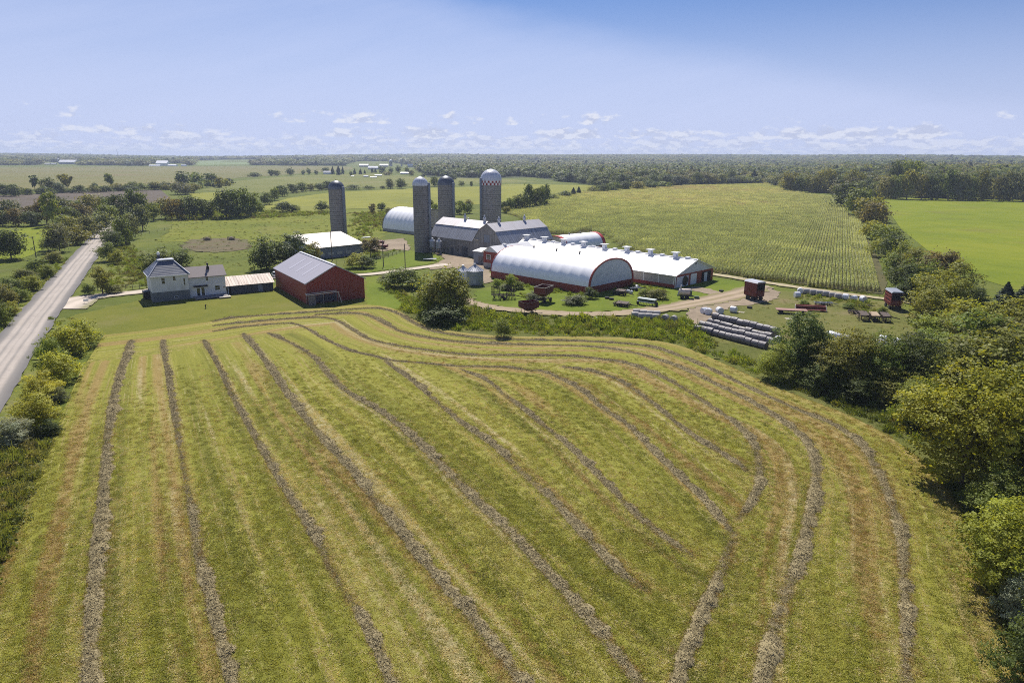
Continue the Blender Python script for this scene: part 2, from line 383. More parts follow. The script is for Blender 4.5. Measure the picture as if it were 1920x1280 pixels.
def trunk_mesh(name, seed, low=False, multi=1):
    rnd = random.Random(seed); m = MB()
    for k in range(multi):
        a = rnd.random() * 6.28; off = (0.0 if multi == 1 else .05)
        p = Vector((off * math.cos(a), off * math.sin(a), -.01)); r = .026 if multi == 1 else .013
        for i, h in enumerate((.16, .32, .48, .66)):
            q = Vector((p.x + rnd.uniform(-.03, .03) + off * math.cos(a) * .9, p.y + rnd.uniform(-.03, .03) + off * math.sin(a) * .9, h)); m.tube(p, q, r, 7, r * .75)
            if i >= 1:
                for _ in range(2):
                    b = rnd.random() * 6.28; l = rnd.uniform(.14, .26)
                    m.tube(q, (q.x + l * math.cos(b), q.y + l * math.sin(b), q.z + l * .9), r * .5, 5, r * .12)
            p, r = q, r * .75
    me = m.build(name, BARK); d = me.data; bpy.data.objects.remove(me); return d
CROWN = {}
def crown_for(kind, lod, var):
    key = (kind, lod, var)
    if key not in CROWN:
        n, leaf = {0: (24000, .020), 1: (6500, .035), 2: (1900, .058), 3: (480, .11)}[lod]
        CROWN[key] = crown_mesh('crown', sum(map(ord, kind)) * 31 + var * 7 + lod, n, leaf, kind)
    return CROWN[key]
TRUNK = [trunk_mesh('trunk', 3), trunk_mesh('trunk', 8), trunk_mesh('trunk', 5, multi=4)]
GREEN = {'gold': (.33, .325, .032), 'dark': (.078, .104, .024), 'mid': (.130, .162, .028), 'yellow': (.235, .24, .026), 'lime': (.185, .22, .032), 'grey': (.150, .160, .080), 'silver': (.32, .33, .25), 'olive': (.172, .172, .034), 'pine': (.040, .062, .030), 'brown': (.165, .135, .055), 'blue': (.06, .09, .055)}
rt = random.Random(77)
def tree(px, base, top, wpx, kind, tone, label, group, name=None, cat=None, var=None):
    """px/base: pixel where it stands; top and wpx: where its top shows and how wide it is"""
    p = P(px, base); h = max(.8, HT(p, top)); w = wpx * mpp(p) * 1.2; dist = math.hypot(*p)
    lod = 0 if dist < 118 else 1 if dist < 300 else 2 if dist < 800 else 3
    if kind == 'cone': name, cat = name or 'conifer', cat or 'tree'
    bushy = kind in ('bush',)
    name = name or ('bush' if bushy else 'tree'); cat = cat or ('bush' if bushy else 'tree')
    o = thing(name, label, cat, (p[0], p[1], H(*p)), rt.random() * 360, group)
    t = bpy.data.objects.new('trunk' if not bushy else 'stem', TRUNK[2 if bushy else rt.randrange(2)]); C.objects.link(t); t.parent = o
    t.scale = (max(.5, h * .9), max(.5, h * .9), h * (.9 if not bushy else .6))
    c = bpy.data.objects.new('crown' if not bushy else 'foliage', crown_for(kind, lod, var if var is not None else rt.randrange(4 if lod else 3))); C.objects.link(c); c.parent = o
    c.scale = (w * 1.02, w * 1.02, h * 1.03)
    g = GREEN[tone]; j = rt.uniform(.86, 1.14); c.color = (g[0] * j * rt.uniform(.94, 1.06), g[1] * j, g[2] * j, 1)
    return o

def sample_poly(pts, n, rng):
    """n random ground points inside a polygon given in ground metres"""
    pts = np.array(pts); lo, hi = pts.min(0), pts.max(0); out = []
    while sum(map(len, out)) < n:
        q = lo + rng.random((max(200, n * 2), 2)) * (hi - lo); out.append(q[inside(q, pts)])
    return np.concatenate(out)[:n]
def inside(q, pts):
    x, y = q[:, 0], q[:, 1]; r = np.zeros(len(q), bool); j = len(pts) - 1
    for i in range(len(pts)):
        xi, yi, xj, yj = *pts[i], *pts[j]
        r ^= ((yi > y) != (yj > y)) & (x < (xj - xi) * (y - yi) / (yj - yi + 1e-12) + xi); j = i
    return r
def area(pts):
    a = np.array(pts); return abs(np.dot(a[:, 0], np.roll(a[:, 1], 1)) - np.dot(a[:, 1], np.roll(a[:, 0], 1))) / 2
def scatter(name, pos, scl, rot, idx, protos, mat=None, tone=None):
    """one uncountable mass: instances of proto meshes on points"""
    col = bpy.data.collections.new(name + '_kinds')
    for i, (me, _t) in enumerate(protos):
        o = bpy.data.objects.new('%s_kind_%02d' % (name, i), me); col.objects.link(o)
        o.material_slots[0].link = 'OBJECT'; o.material_slots[0].material = mat or LEAF_MASS
    me = bpy.data.meshes.new(name); me.vertices.add(len(pos)); me.vertices.foreach_set('co', np.asarray(pos, np.float32).ravel())
    a = me.attributes.new('scl', 'FLOAT_VECTOR', 'POINT'); a.data.foreach_set('vector', np.asarray(scl, np.float32).ravel())
    a = me.attributes.new('rot', 'FLOAT_VECTOR', 'POINT'); a.data.foreach_set('vector', np.asarray(rot, np.float32).ravel())
    tn = np.array([t for _, t in protos], np.float32)[np.asarray(idx)] if tone is None else np.asarray(tone, np.float32)
    a = me.attributes.new('tone', 'FLOAT_VECTOR', 'POINT'); a.data.foreach_set('vector', tn.ravel())
    a = me.attributes.new('idx', 'INT', 'POINT'); a.data.foreach_set('value', np.asarray(idx, np.int32))
    o = bpy.data.objects.new(name, me); C.objects.link(o)
    t = bpy.data.node_groups.new(name, 'GeometryNodeTree'); t.is_modifier = True
    t.interface.new_socket('Geometry', in_out='INPUT', socket_type='NodeSocketGeometry'); t.interface.new_socket('Geometry', in_out='OUTPUT', socket_type='NodeSocketGeometry')
    N = t.nodes.new; L = t.links.new
    gi, go, ip, ci = N('NodeGroupInput'), N('NodeGroupOutput'), N('GeometryNodeInstanceOnPoints'), N('GeometryNodeCollectionInfo')
    ci.inputs[0].default_value = col; ci.inputs[1].default_value = True; ci.inputs[2].default_value = True
    def attr(nm, ty): q = N('GeometryNodeInputNamedAttribute'); q.data_type = ty; q.inputs[0].default_value = nm; return q.outputs[0]
    L(gi.outputs[0], ip.inputs['Points']); L(ci.outputs[0], ip.inputs['Instance']); ip.inputs['Pick Instance'].default_value = True
    L(attr('idx', 'INT'), ip.inputs['Instance Index']); L(attr('rot', 'FLOAT_VECTOR'), ip.inputs['Rotation']); L(attr('scl', 'FLOAT_VECTOR'), ip.inputs['Scale'])
    L(ip.outputs[0], go.inputs[0])
    md = o.modifiers.new('scatter', 'NODES'); md.node_group = t
    o['kind'] = 'stuff'; return o
def weed_mesh(seed, n, h, w, blade, tuft=.5):
    rng = np.random.default_rng(seed); r = np.sqrt(rng.random(n)) * w; a = rng.random(n) * 6.28; hh = h * (.35 + .65 * rng.random(n)) * (1 - .45 * (r / w) ** 2)
    cen = np.stack([r * np.cos(a), r * np.sin(a), hh * .62], 1)
    nr = rng.normal(size=(n, 3)); nr[:, 2] = np.abs(nr[:, 2]) * .8 + .15
    V, F = cards(cen, nr, blade * (.6 + rng.random(n) * .8), rng, .55)
    k = np.arange(n) % 3 == 0                                        # stems / grass blades
    V = V.reshape(n, 4, 3); base = np.stack([r * np.cos(a), r * np.sin(a), np.zeros(n)], 1) * .8; tip = base + np.stack([rng.normal(size=n) * .12 * h, rng.normal(size=n) * .12 * h, hh], 1)
    sd = np.stack([-np.sin(a), np.cos(a), np.zeros(n)], 1) * blade * .16
    V[k] = np.stack([base - sd, base + sd, tip + sd * .3, tip - sd * .3], 1)[k]
    return fast_mesh('weeds', V.reshape(-1, 3), F, LEAF)
WEED = [weed_mesh(11, 90, .9, .8, .22), weed_mesh(12, 90, 1.2, .7, .26), weed_mesh(13, 70, .55, .9, .2), weed_mesh(14, 110, 1.5, .9, .24)]
TUFT = [weed_mesh(21, 40, .30, .45, .11), weed_mesh(22, 40, .22, .5, .10), weed_mesh(23, 30, .4, .4, .12)]
def weeds(name, polys, dens, tones, size=(.6, 1.3), protos=None, seed=1, feather=1.0):
    rng = np.random.default_rng(seed); protos = protos or WEED
    pos = []
    for pl in polys:
        n = int(area(pl) * dens); q = sample_poly(pl, n, rng); e, _ = seg_dist(q, np.array(list(pl) + [pl[0]])); pos.append(q[rng.random(len(q)) < np.clip(e / feather, .12, 1)])
    q = np.concatenate(pos); n = len(q)
    # thin out in patches so the growth is uneven
    f = np.sin(q[:, 0] * .31 + 2) * np.sin(q[:, 1] * .27 + q[:, 0] * .11) + rng.normal(size=n) * .6; q = q[f > -.7]; n = len(q)
    s = size[0] + rng.random(n) ** 2 * (size[1] - size[0]); pos = np.stack([q[:, 0], q[:, 1], np.full(n, -.02)], 1)
    rot = np.stack([rng.normal(size=n) * .12, rng.normal(size=n) * .12, rng.random(n) * 6.28], 1)
    pr = [(m, t) for t in tones for m in protos]
    return scatter(name, pos, np.stack([s, s, s * (.7 + .6 * rng.random(n))], 1), rot, rng.integers(0, len(pr), n), pr)
def sheet(name, pts, z, mat, kind='structure', jag=0.0):
    """flat ground sheet from ground points, follows the terrain"""
    sheet.n = getattr(sheet, 'n', 0) + 1; z += .004 * sheet.n          # never two sheets in one plane
    if jag:                                                            # ragged, natural edge
        rj = random.Random(sheet.n); q = []
        for (x0, y0), (x1, y1) in zip(pts, list(pts[1:]) + [pts[0]]):
            k = max(1, int(math.hypot(x1 - x0, y1 - y0) / 1.3))
            q += [(x0 + (x1 - x0) * i / k + rj.gauss(0, jag), y0 + (y1 - y0) * i / k + rj.gauss(0, jag)) for i in range(k)]
        pts = q
    tri = tessellate_polygon([[Vector((p[0], p[1], 0)) for p in pts]])
    me = bpy.data.meshes.new(name); me.from_pydata([(p[0], p[1], H(*p) + z) for p in pts], [], [tuple(t) for t in tri]); me.update()
    me.materials.append(mat)
    if me.polygons[0].normal.z < 0: me.flip_normals()
    o = bpy.data.objects.new(name, me); C.objects.link(o); o['kind'] = kind; return o
def smooth_line(pts, n=6):
    pts = [np.array(p, float) for p in pts]; ext = [2 * pts[0] - pts[1]] + pts + [2 * pts[-1] - pts[-2]]; out = []
    for i in range(1, len(ext) - 2):
        a, b, c, d = ext[i - 1:i + 3]
        for k in range(n):
            t = k / n; out.append(.5 * ((2 * b) + (c - a) * t + (2 * a - 5 * b + 4 * c - d) * t * t + (3 * b - a - 3 * c + d) * t ** 3))
    out.append(ext[-2]); return np.array(out)
def ribbon(name, line, w, z, mat, jit=.25, seed=0):
    """track or road strip along a centre line; carries 'across' (-1..1) and 'along' (m)"""
    z += .17                                                            # above every sheet
    rng = np.random.default_rng(seed); L_ = np.asarray(line); d = np.gradient(L_, axis=0); d /= np.linalg.norm(d, axis=1, keepdims=True); nrm = np.stack([-d[:, 1], d[:, 0]], 1)
    al = np.concatenate([[0], np.cumsum(np.linalg.norm(np.diff(L_, axis=0), axis=1))]); cols = np.linspace(-1, 1, 9); V = []; A = []; B = []
    for i, (p, q) in enumerate(zip(L_, nrm)):
        jl, jr = rng.normal() * jit, rng.normal() * jit; ww = w if np.isscalar(w) else np.interp(i, np.linspace(0, len(L_) - 1, len(w)), w)
        for c in cols:
            o = c * ww / 2 + (jl if c < -.9 else jr if c > .9 else 0); x, y = p + q * o; V.append((x, y, H(x, y) + z)); A.append(c); B.append(al[i])
    k = len(cols); F = [(i * k + j, i * k + j + 1, (i + 1) * k + j + 1, (i + 1) * k + j) for i in range(len(L_) - 1) for j in range(k - 1)]
    me = fast_mesh(name, np.array(V), np.array(F)[:, ::-1], mat)
    a = me.attributes.new('across', 'FLOAT', 'POINT'); a.data.foreach_set('value', A); a = me.attributes.new('along', 'FLOAT', 'POINT'); a.data.foreach_set('value', B)
    if me.polygons[0].normal.z < 0: me.flip_normals()
    return structure((lambda o: (C.objects.link(o), o)[1])(bpy.data.objects.new(name, me)))
# ------------------------------------------------------------------ ground sheets
M_ground = grass('rough_grass', ((.070, .092, .014), (.105, .130, .018), (.150, .165, .026)), .03, .9, dry=(.17, .15, .06), dry_amt=.35, bump=.8)
M_lawn = grass('lawn_grass', ((.085, .122, .010), (.118, .160, .011), (.150, .185, .016)), .05, 1.6, dry=(.16, .15, .045), dry_amt=.3, bump=.35, seed=3)
M_lawnL = grass('mown_lawn', ((.098, .115, .014), (.132, .142, .016), (.165, .162, .022)), .04, 1.6, dry=(.19, .165, .06), dry_amt=.45, bump=.35, streak=(30, 1.2, .18), seed=7)
M_bright = grass('clover_field', ((.120, .160, .008), (.162, .196, .009), (.205, .220, .014)), .016, .7, dry=(.15, .145, .03), dry_amt=.6, streak=(-30, 3.5, .25), bump=.4, seed=11)
M_past = grass('pasture_grass', ((.105, .130, .014), (.145, .165, .016), (.190, .190, .026)), .022, .8, dry=(.21, .18, .07), dry_amt=.35, seed=17)
M_yard = grass('yard_grass', ((.100, .115, .026), (.135, .138, .034), (.175, .158, .055)), .06, 1.2, dry=(.22, .17, .095), dry_amt=.6, seed=23)
M_hayfar = grass('distant_meadow', ((.115, .135, .030), (.150, .160, .036), (.185, .180, .055)), .006, .25, dry=(.23, .19, .09), dry_amt=.45, bump=.3, streak=(12, 9, .16), seed=31)
M_tan = grass('bean_field', ((.120, .125, .036), (.155, .148, .046), (.190, .165, .064)), .004, .2, dry=(.19, .14, .075), dry_amt=.55, bump=.3, streak=(-8, 16, .14), seed=37)
M_yell = grass('yellow_meadow', ((.150, .165, .026), (.200, .205, .028), (.250, .245, .036)), .009, .3, dry=(.15, .16, .04), dry_amt=.5, bump=.3, streak=(20, 12, .15), seed=41)
M_pale = grass('pale_meadow', ((.135, .185, .060), (.165, .215, .075), (.190, .230, .09)), .004, .15, dry_amt=.1, bump=.2, seed=43)
M_soil = grass('ploughed_soil', ((.085, .070, .055), (.11, .09, .07), (.135, .11, .085)), .012, .5, dry=(.12, .10, .06), dry_amt=.3, bump=.5, streak=(6, 5, .2), seed=47)
M_verge = grass('verge_grass', ((.105, .130, .020), (.140, .158, .028), (.175, .175, .05)), .08, 1.3, dry=(.21, .18, .09), dry_amt=.45, seed=53)
M_rough = grass('rank_grass', ((.085, .100, .022), (.12, .132, .028), (.155, .158, .044)), .10, 1.4, dry=(.12, .10, .05), dry_amt=.4, bump=1.0, seed=59)
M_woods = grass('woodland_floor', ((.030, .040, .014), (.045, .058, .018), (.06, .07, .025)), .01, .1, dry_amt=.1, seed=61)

def build_ground():
    rr = np.concatenate([[0.1], np.linspace(40, 900, 22), np.geomspace(1000, 9000, 46)]); aa = np.linspace(-1.25, 1.25, 90); V = []
    for r in rr:
        for a in aa: x, y = r * math.sin(a), r * math.cos(a) - 8; V.append((x, y, H(x, y) - .03))
    k = len(aa); F = [(i * k + j, i * k + j + 1, (i + 1) * k + j + 1, (i + 1) * k + j) for i in range(len(rr) - 1) for j in range(k - 1)]
    me = fast_mesh('ground', np.array(V), np.array(F)[:, ::-1], M_ground)
    if me.polygons[200].normal.z < 0: me.flip_normals()
    o = bpy.data.objects.new('ground', me); C.objects.link(o); structure(o)
build_ground()
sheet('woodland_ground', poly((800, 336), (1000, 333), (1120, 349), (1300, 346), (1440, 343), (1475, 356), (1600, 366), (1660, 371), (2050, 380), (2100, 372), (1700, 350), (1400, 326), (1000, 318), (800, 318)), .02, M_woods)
sheet('pasture', poly((290, 470), (330, 405), (420, 400), (620, 392), (720, 392), (760, 410), (720, 440), (690, 470), (560, 500), (420, 510), (280, 530), (230, 520)), .03, M_past, jag=1.2)
sheet('clover_field', poly((1648, 371), (2300, 379), (2400, 560), (1920, 548), (1830, 520), (1740, 470), (1690, 430)), .03, M_bright)
sheet('roadside_field', poly((-200, 428), (100, 422), (150, 430), (60, 478), (-40, 512), (-300, 560)), .03, M_bright)
sheet('ploughed_field', poly((-260, 372), (0, 367), (110, 361), (300, 355), (320, 372), (270, 388), (100, 402), (-260, 410)), .03, M_soil)
sheet('bean_field', poly((-300, 314), (130, 313), (420, 312), (560, 311), (660, 313), (662, 318), (560, 326), (440, 334), (370, 341), (300, 345), (170, 353), (0, 357), (-300, 362)), .05, M_tan)
sheet('pale_meadow', poly((358, 303), (420, 301), (598, 300), (600, 305), (480, 308), (372, 310)), .08, M_pale)
sheet('green_meadow', poly((375, 357), (440, 340), (560, 329), (700, 326), (800, 333), (960, 336), (1010, 342), (900, 345), (790, 350), (640, 352), (540, 362), (470, 362)), .06, M_hayfar)
sheet('yellow_meadow', poly((488, 396), (500, 383), (545, 371), (620, 361), (780, 353), (900, 350), (960, 345), (1120, 348), (1110, 356), (1020, 366), (960, 380), (880, 384), (760, 390), (640, 392), (560, 400)), .04, M_yell)
sheet('stubble_meadow', poly((355, 363), (420, 360), (412, 378), (365, 374)), .04, M_yell)
# bare trampled earth round the two bale feeders
M_bare = grass('trampled_earth', ((.16, .115, .07), (.13, .11, .06), (.12, .13, .035)), .10, .8, dry=(.055, .045, .032), dry_amt=.5, dscale=.07, bump=.6, seed=5)
sheet('trampled_earth', poly((340, 462), (352, 452), (378, 447), (430, 446), (458, 450), (470, 462), (452, 470), (400, 474), (356, 470)), .05, M_bare, jag=1.1)

# lawns
sheet('lawn', poly((100, 605), (140, 592), (200, 576), (275, 560), (420, 540), (520, 535), (690, 520), (745, 514), (770, 540), (770, 575), (740, 590), (560, 606), (420, 616), (200, 632)), .02, M_lawnL, jag=.38)
sheet('lawn', poly((686, 521), (705, 519), (728, 532), (752, 556), (772, 577), (742, 581), (686, 577)), .03, M_lawn, jag=.38)
sheet('lawn', poly((566, 520), (640, 505), (720, 485), (765, 470), (818, 478), (828, 486), (815, 494), (740, 505), (690, 511), (600, 517)), .03, M_lawn, jag=.38)
sheet('lawn', poly((884, 562), (892, 545), (960, 530), (1100, 548), (1190, 536), (1290, 535), (1345, 523), (1405, 538), (1350, 552), (1290, 566), (1180, 583), (1080, 585), (960, 578), (905, 570)), .03, M_lawn, jag=.38)
sheet('yard_grass', poly((1300, 590), (1390, 560), (1440, 545), (1500, 548), (1660, 566), (1720, 590), (1760, 640), (1700, 690), (1480, 670), (1320, 640), (1290, 610)), .02, M_yard, jag=.38)
sheet('lawn', poly((1340, 522), (1400, 530), (1408, 540), (1375, 544), (1340, 540), (1328, 534)), .035, M_lawn, jag=.38)
sheet('verge', poly((-300, 980), (0, 772), (105, 602), (120, 596), (150, 620), (60, 760), (20, 870), (-120, 1110)), .02, M_verge, jag=.38)
sheet('verge', poly((-150, 690), (0, 622), (130, 508), (192, 440), (150, 470), (70, 540), (-30, 600), (-250, 680)), .02, M_verge, jag=.38)
sheet('verge', poly((155, 530), (180, 490), (205, 455), (230, 470), (250, 520), (275, 540), (200, 552)), .02, M_verge, jag=.38)
sheet('rank_grass', poly((-400, 1000), (0, 830), (60, 800), (100, 820), (70, 900), (30, 1000), (-10, 1090), (-120, 1420), (-700, 1420)), .025, M_rough, jag=.38)
sheet('rank_grass', poly((745, 585), (768, 560), (790, 545), (870, 570), (960, 592), (1100, 596), (1290, 592), (1310, 615), (1345, 660), (1270, 652), (1180, 638), (1000, 635), (850, 625), (760, 602)), .015, M_rough, jag=.38)
sheet('rank_grass', poly((1310, 612), (1320, 638), (1500, 664), (1700, 686), (1720, 620), (2300, 640), (2400, 1300), (1930, 1290), (1850, 1080), (1800, 955), (1725, 870), (1640, 805), (1500, 747), (1400, 707), (1345, 680)), .018, M_rough, jag=.38)

# ------------------------------------------------------------------ road, drive, tracks
def trackmat(name, mid, rut, edge, ruts=(.33,), rw=.16, centre=None, fadeout=True):
    m = bpy.data.materials.new(name); m.use_nodes = True; g = NT(m.node_tree)
    ac = g.n('ShaderNodeAttribute', {'attribute_name': 'across'}).outputs['Fac']; al = g.n('ShaderNodeAttribute', {'attribute_name': 'along'}).outputs['Fac']
    pos = g.n('ShaderNodeNewGeometry').outputs['Position']
    wob = g.math('MULTIPLY', g.math('SUBTRACT', g.noise(g.comb(g.math('MULTIPLY', al, .05), 0, 0), 1, 3), .5), .22)
    a = g.math('ABSOLUTE', g.math('ADD', ac, wob)); st = g.noise(g.comb(g.math('MULTIPLY', ac, 7), g.math('MULTIPLY', al, .06), 0), 1, 5, .6); n = g.noise(pos, 2.2, 5, .65); pt = g.noise(pos, .18, 4)
    f = None
    for r in ruts:
        d = g.math('ABSOLUTE', g.math('SUBTRACT', a, r)); q = g.step(d, rw * 1.5, rw * .25); f = q if f is None else g.math('MAXIMUM', f, q)
    f = g.math('MULTIPLY', f, g.math('ADD', .35, g.math('MULTIPLY', st, 1.1)), clamp=True)
    c = g.mix(f, mid, rut)
    c = g.mix(g.step(g.math('ADD', a, g.math('MULTIPLY', g.math('SUBTRACT', n, .5), .5)), .62, .95), c, edge)
    if centre: c = g.mix(g.math('MULTIPLY', g.step(g.math('ADD', a, g.math('MULTIPLY', g.math('SUBTRACT', pt, .5), .7)), .16, .02), .7), c, centre)
    k = g.math('ADD', .62, g.math('ADD', g.math('MULTIPLY', n, .42), g.math('MULTIPLY', pt, .34))); c = g.mix(1.0, c, g.comb(k, k, k), 'MULTIPLY')
    b = g.n('ShaderNodeBsdfPrincipled', Base_Color=c, Roughness=.92); b.inputs['Specular IOR Level'].default_value = .2
    bp = g.n('ShaderNodeBump', Strength=.5, Distance=.06, Height=n); g.t.links.new(bp.outputs[0], b.inputs['Normal'])
    out = g.n('ShaderNodeOutputMaterial'); g.t.links.new(b.outputs[0], out.inputs[0]); return m
M_road = trackmat('gravel_road', (.22, .203, .187), (.40, .352, .308), (.15, .142, .138), (.12, .46), .15)
M_drive = trackmat('gravel_drive', (.44, .38, .31), (.56, .48, .40), (.24, .22, .12), (.35,), .2)
M_dirt = trackmat('dirt_track', (.26, .20, .135), (.37, .29, .20), (.20, .18, .07), (.36,), .22, centre=(.25, .205, .10))
M_lane = trackmat('field_lane', (.30, .26, .14), (.45, .37, .27), (.17, .165, .05), (.36,), .2, centre=(.15, .16, .045))
rd = smooth_line([(-44, 28), (-69, 77), (-94.6, 127.4), (-121, 181), (-147.5, 235), (-179, 300), (-215, 375)], 14)
ribbon('road', rd, 8.3, .03, M_road, .14)
ribbon('driveway', smooth_line(poly((95, 580), (150, 562), (200, 554), (270, 547), (320, 538), (390, 528), (460, 524), (520, 521), (600, 519), (690, 515), (740, 509), (800, 501), (840, 496)), 8), [16, 8, 5.4, 5.0, 3.6, 3.6, 3.6, 3.8, 4.2, 5.5], .012, M_drive, .2, 2)
M_yardd = grass('farmyard_dirt', ((.19, .15, .105), (.265, .21, .15), (.34, .275, .20)), .06, 1.0, dry=(.17, .155, .07), dry_amt=.7, dscale=.09, bump=.4, seed=71)
sheet('farmyard', poly((800, 470), (812, 474), (872, 480), (896, 490), (918, 503), (922, 528), (905, 533), (884, 512), (850, 503), (806, 506), (800, 499), (828, 491), (832, 484), (822, 477)), .05, M_yardd, jag=.38)
sheet('farmyard', poly((690, 462), (712, 452), (757, 447), (768, 462), (768, 471), (740, 468), (706, 474)), .05, M_yardd, jag=.38)
sheet('farmyard', poly((1285, 590), (1298, 574), (1335, 560), (1372, 545), (1405, 534), (1440, 536), (1462, 548), (1455, 562), (1420, 571), (1375, 575), (1335, 590), (1318, 612), (1296, 614)), .06, M_yardd, jag=.38)
ribbon('farm_track', smooth_line(poly((862, 558), (880, 567), (910, 575), (960, 582), (1040, 588), (1120, 590), (1180, 587), (1250, 579), (1300, 570), (1350, 560), (1400, 548), (1425, 538)), 8), [4, 4, 4.2, 4.4, 4.6, 4.8, 5.2, 6.0, 7.5, 8.5, 8, 6], .07, M_dirt, .45, 3)
sheet('farmyard', poly((1270, 543), (1300, 538), (1330, 542), (1352, 550), (1375, 556), (1350, 560), (1330, 552), (1300, 546), (1276, 548)), .05, M_yardd, jag=.38)
ribbon('field_lane', smooth_line(poly((1290, 508), (1345, 516), (1420, 528), (1500, 540), (1580, 551), (1665, 562), (1730, 572)), 8), [4, 4, 4, 3.6, 3.2, 3], .055, M_lane, .3, 5)

# ------------------------------------------------------------------ the mown hay field and its windrows
EDGE_PX = [(195, 629), (300, 617), (400, 603), (520, 586), (575, 581), (650, 574), (700, 573), (740, 580), (770, 597), (800, 610), (850, 622), (930, 630), (1000, 632), (1100, 632), (1200, 636), (1270, 648), (1340, 675), (1420, 712), (1500, 745), (1580, 775), (1650, 810), (1710, 850), (1760, 900), (1800, 960), (1830, 1030), (1850, 1100), (1880, 1180), (1920, 1260), (1975, 1400)]
LEFT_PX = [(-130, 1400), (-60, 1240), (0, 1085), (30, 1010), (60, 930), (90, 850), (120, 770), (150, 700)]
STRAIGHT = [
    ([(247, 638), (232, 680), (216, 740), (207, 800), (200, 870), (192, 950), (182, 1040), (176, 1120), (172, 1200), (170, 1280), (166, 1360)], 1.15, 'thick dark windrow nearest the roadside bushes, running straight down the field'),
    ([(305, 638), (312, 680), (322, 740), (333, 800), (343, 860), (355, 920), (368, 1000), (378, 1060), (395, 1130), (415, 1200), (437, 1280), (455, 1360)], .95, 'thin straw windrow, second in from the roadside bushes'),
    ([(383, 638), (405, 675), (430, 725), (455, 775), (485, 830), (520, 890), (560, 955), (600, 1020), (640, 1090), (675, 1150), (705, 1210), (735, 1280), (765, 1350)], .95, 'pale thin windrow, third in from the roadside bushes'),
    ([(455, 626), (490, 665), (520, 710), (555, 760), (600, 815), (650, 870), (700, 930), (745, 990), (790, 1045), (845, 1110), (890, 1160), (930, 1210), (975, 1270), (1030, 1340)], 1.1, 'long dark windrow, fourth in from the roadside bushes'),
    ([(503, 625), (550, 645), (590, 670), (620, 705), (660, 740), (720, 775), (780, 825), (835, 880), (900, 945), (960, 1000), (1020, 1065), (1070, 1120), (1110, 1165), (1165, 1235), (1220, 1310)], 1.15, 'thickest dark windrow, fifth in from the roadside bushes, starting below the red barn'),
    ([(723, 678), (760, 705), (810, 745), (870, 795), (930, 840), (985, 890), (1030, 930), (1080, 985), (1120, 1030), (1165, 1075), (1215, 1108)], 1.0, 'windrow that branches off below the middle curved row and thins out in mid field'),
    ([(862, 692), (915, 715), (960, 750), (1010, 790), (1060, 830), (1110, 880), (1155, 925), (1200, 970), (1250, 1010), (1300, 1045)], .95, 'windrow fading out just before the slanted row near the front'),
    ([(994, 696), (1020, 697), (1080, 725), (1130, 765), (1180, 800), (1230, 850), (1280, 900), (1320, 940), (1355, 980), (1378, 1005)], 1.0, 'straight windrow that meets the top of the slanted row'),
    ([(1055, 689), (1110, 697), (1160, 713), (1210, 745), (1265, 790), (1310, 825), (1360, 855), (1402, 885)], .9, 'short windrow ending at the tight inner bend, rightmost of the straight rows')]
CURVED = [
    ([(400, 622), (447, 614), (494, 610), (515, 608), (547, 607), (575, 616), (600, 632), (631, 647), (656, 658), (700, 668), (731, 676), (775, 680), (853, 687), (906, 688), (956, 690), (994, 696)], .85, 'windrow curving below the red barn, innermost of the bending rows along the top'),
    ([(400, 611), (447, 606), (519, 600), (587, 596), (616, 597), (637, 604), (662, 619), (690, 635), (719, 643), (769, 652), (837, 661), (887, 666), (994, 667), (1060, 668), (1110, 672), (1180, 683), (1260, 716), (1330, 760), (1385, 800), (1420, 845), (1426, 890), (1412, 935), (1385, 977)], 1.0, 'windrow with the tight hooked bend on the right, third in from the hedge'),
    ([(591, 591), (619, 589), (666, 588), (697, 594), (725, 608), (753, 621), (781, 629), (837, 638), (900, 644), (994, 647), (1100, 650), (1180, 660), (1250, 680), (1320, 710), (1400, 750), (1460, 785), (1510, 825), (1530, 870), (1528, 920), (1518, 975), (1505, 1030), (1490, 1080), (1470, 1130), (1450, 1190), (1430, 1250), (1405, 1340)], 1.15, 'long curved windrow, second in from the hedge on the right'),
    ([(400, 604), (431, 597), (494, 592), (556, 588), (631, 582), (697, 578), (725, 581), (750, 590), (775, 605), (806, 619), (837, 626), (900, 634), (994, 638), (1100, 641), (1200, 648), (1260, 663), (1330, 692), (1420, 735), (1500, 770), (1570, 800), (1620, 840), (1650, 890), (1675, 950), (1690, 1010), (1697, 1080), (1700, 1150), (1702, 1220), (1708, 1340)], 1.05, 'outermost curved windrow, closest to the hedge on the right'),
    ([(1380, 1008), (1365, 1045), (1345, 1090), (1320, 1140), (1300, 1190), (1280, 1240), (1262, 1300), (1245, 1360)], 1.0, 'slanted straw windrow near the front, into which the straight rows run')]
def hay_mat():
    m = bpy.data.materials.new('dry_hay'); m.use_nodes = True; g = NT(m.node_tree)
    rnd = g.n('ShaderNodeNewGeometry').outputs['Random Per Island']; pos = g.n('ShaderNodeNewGeometry').outputs['Position']
    c = g.ramp(rnd, ((0, (.145, .114, .055)), (.45, (.255, .208, .106)), (.8, (.365, .305, .163)), (1, (.50, .42, .24))))
    k = g.math('ADD', .6, g.math('MULTIPLY', g.noise(pos, .5, 4), .8)); c = g.mix(1.0, c, g.comb(k, k, g.math('MULTIPLY', k, 1.02)), 'MULTIPLY')
    b = g.n('ShaderNodeBsdfPrincipled', Base_Color=c, Roughness=.9); b.inputs['Specular IOR Level'].default_value = .15
    t = g.n('ShaderNodeBsdfTranslucent', Color=c); ms = g.n('ShaderNodeMixShader', Fac=.12); g.t.links.new(b.outputs[0], ms.inputs[1]); g.t.links.new(t.outputs[0], ms.inputs[2])
    out = g.n('ShaderNodeOutputMaterial'); g.t.links.new(ms.outputs[0], out.inputs[0]); return m
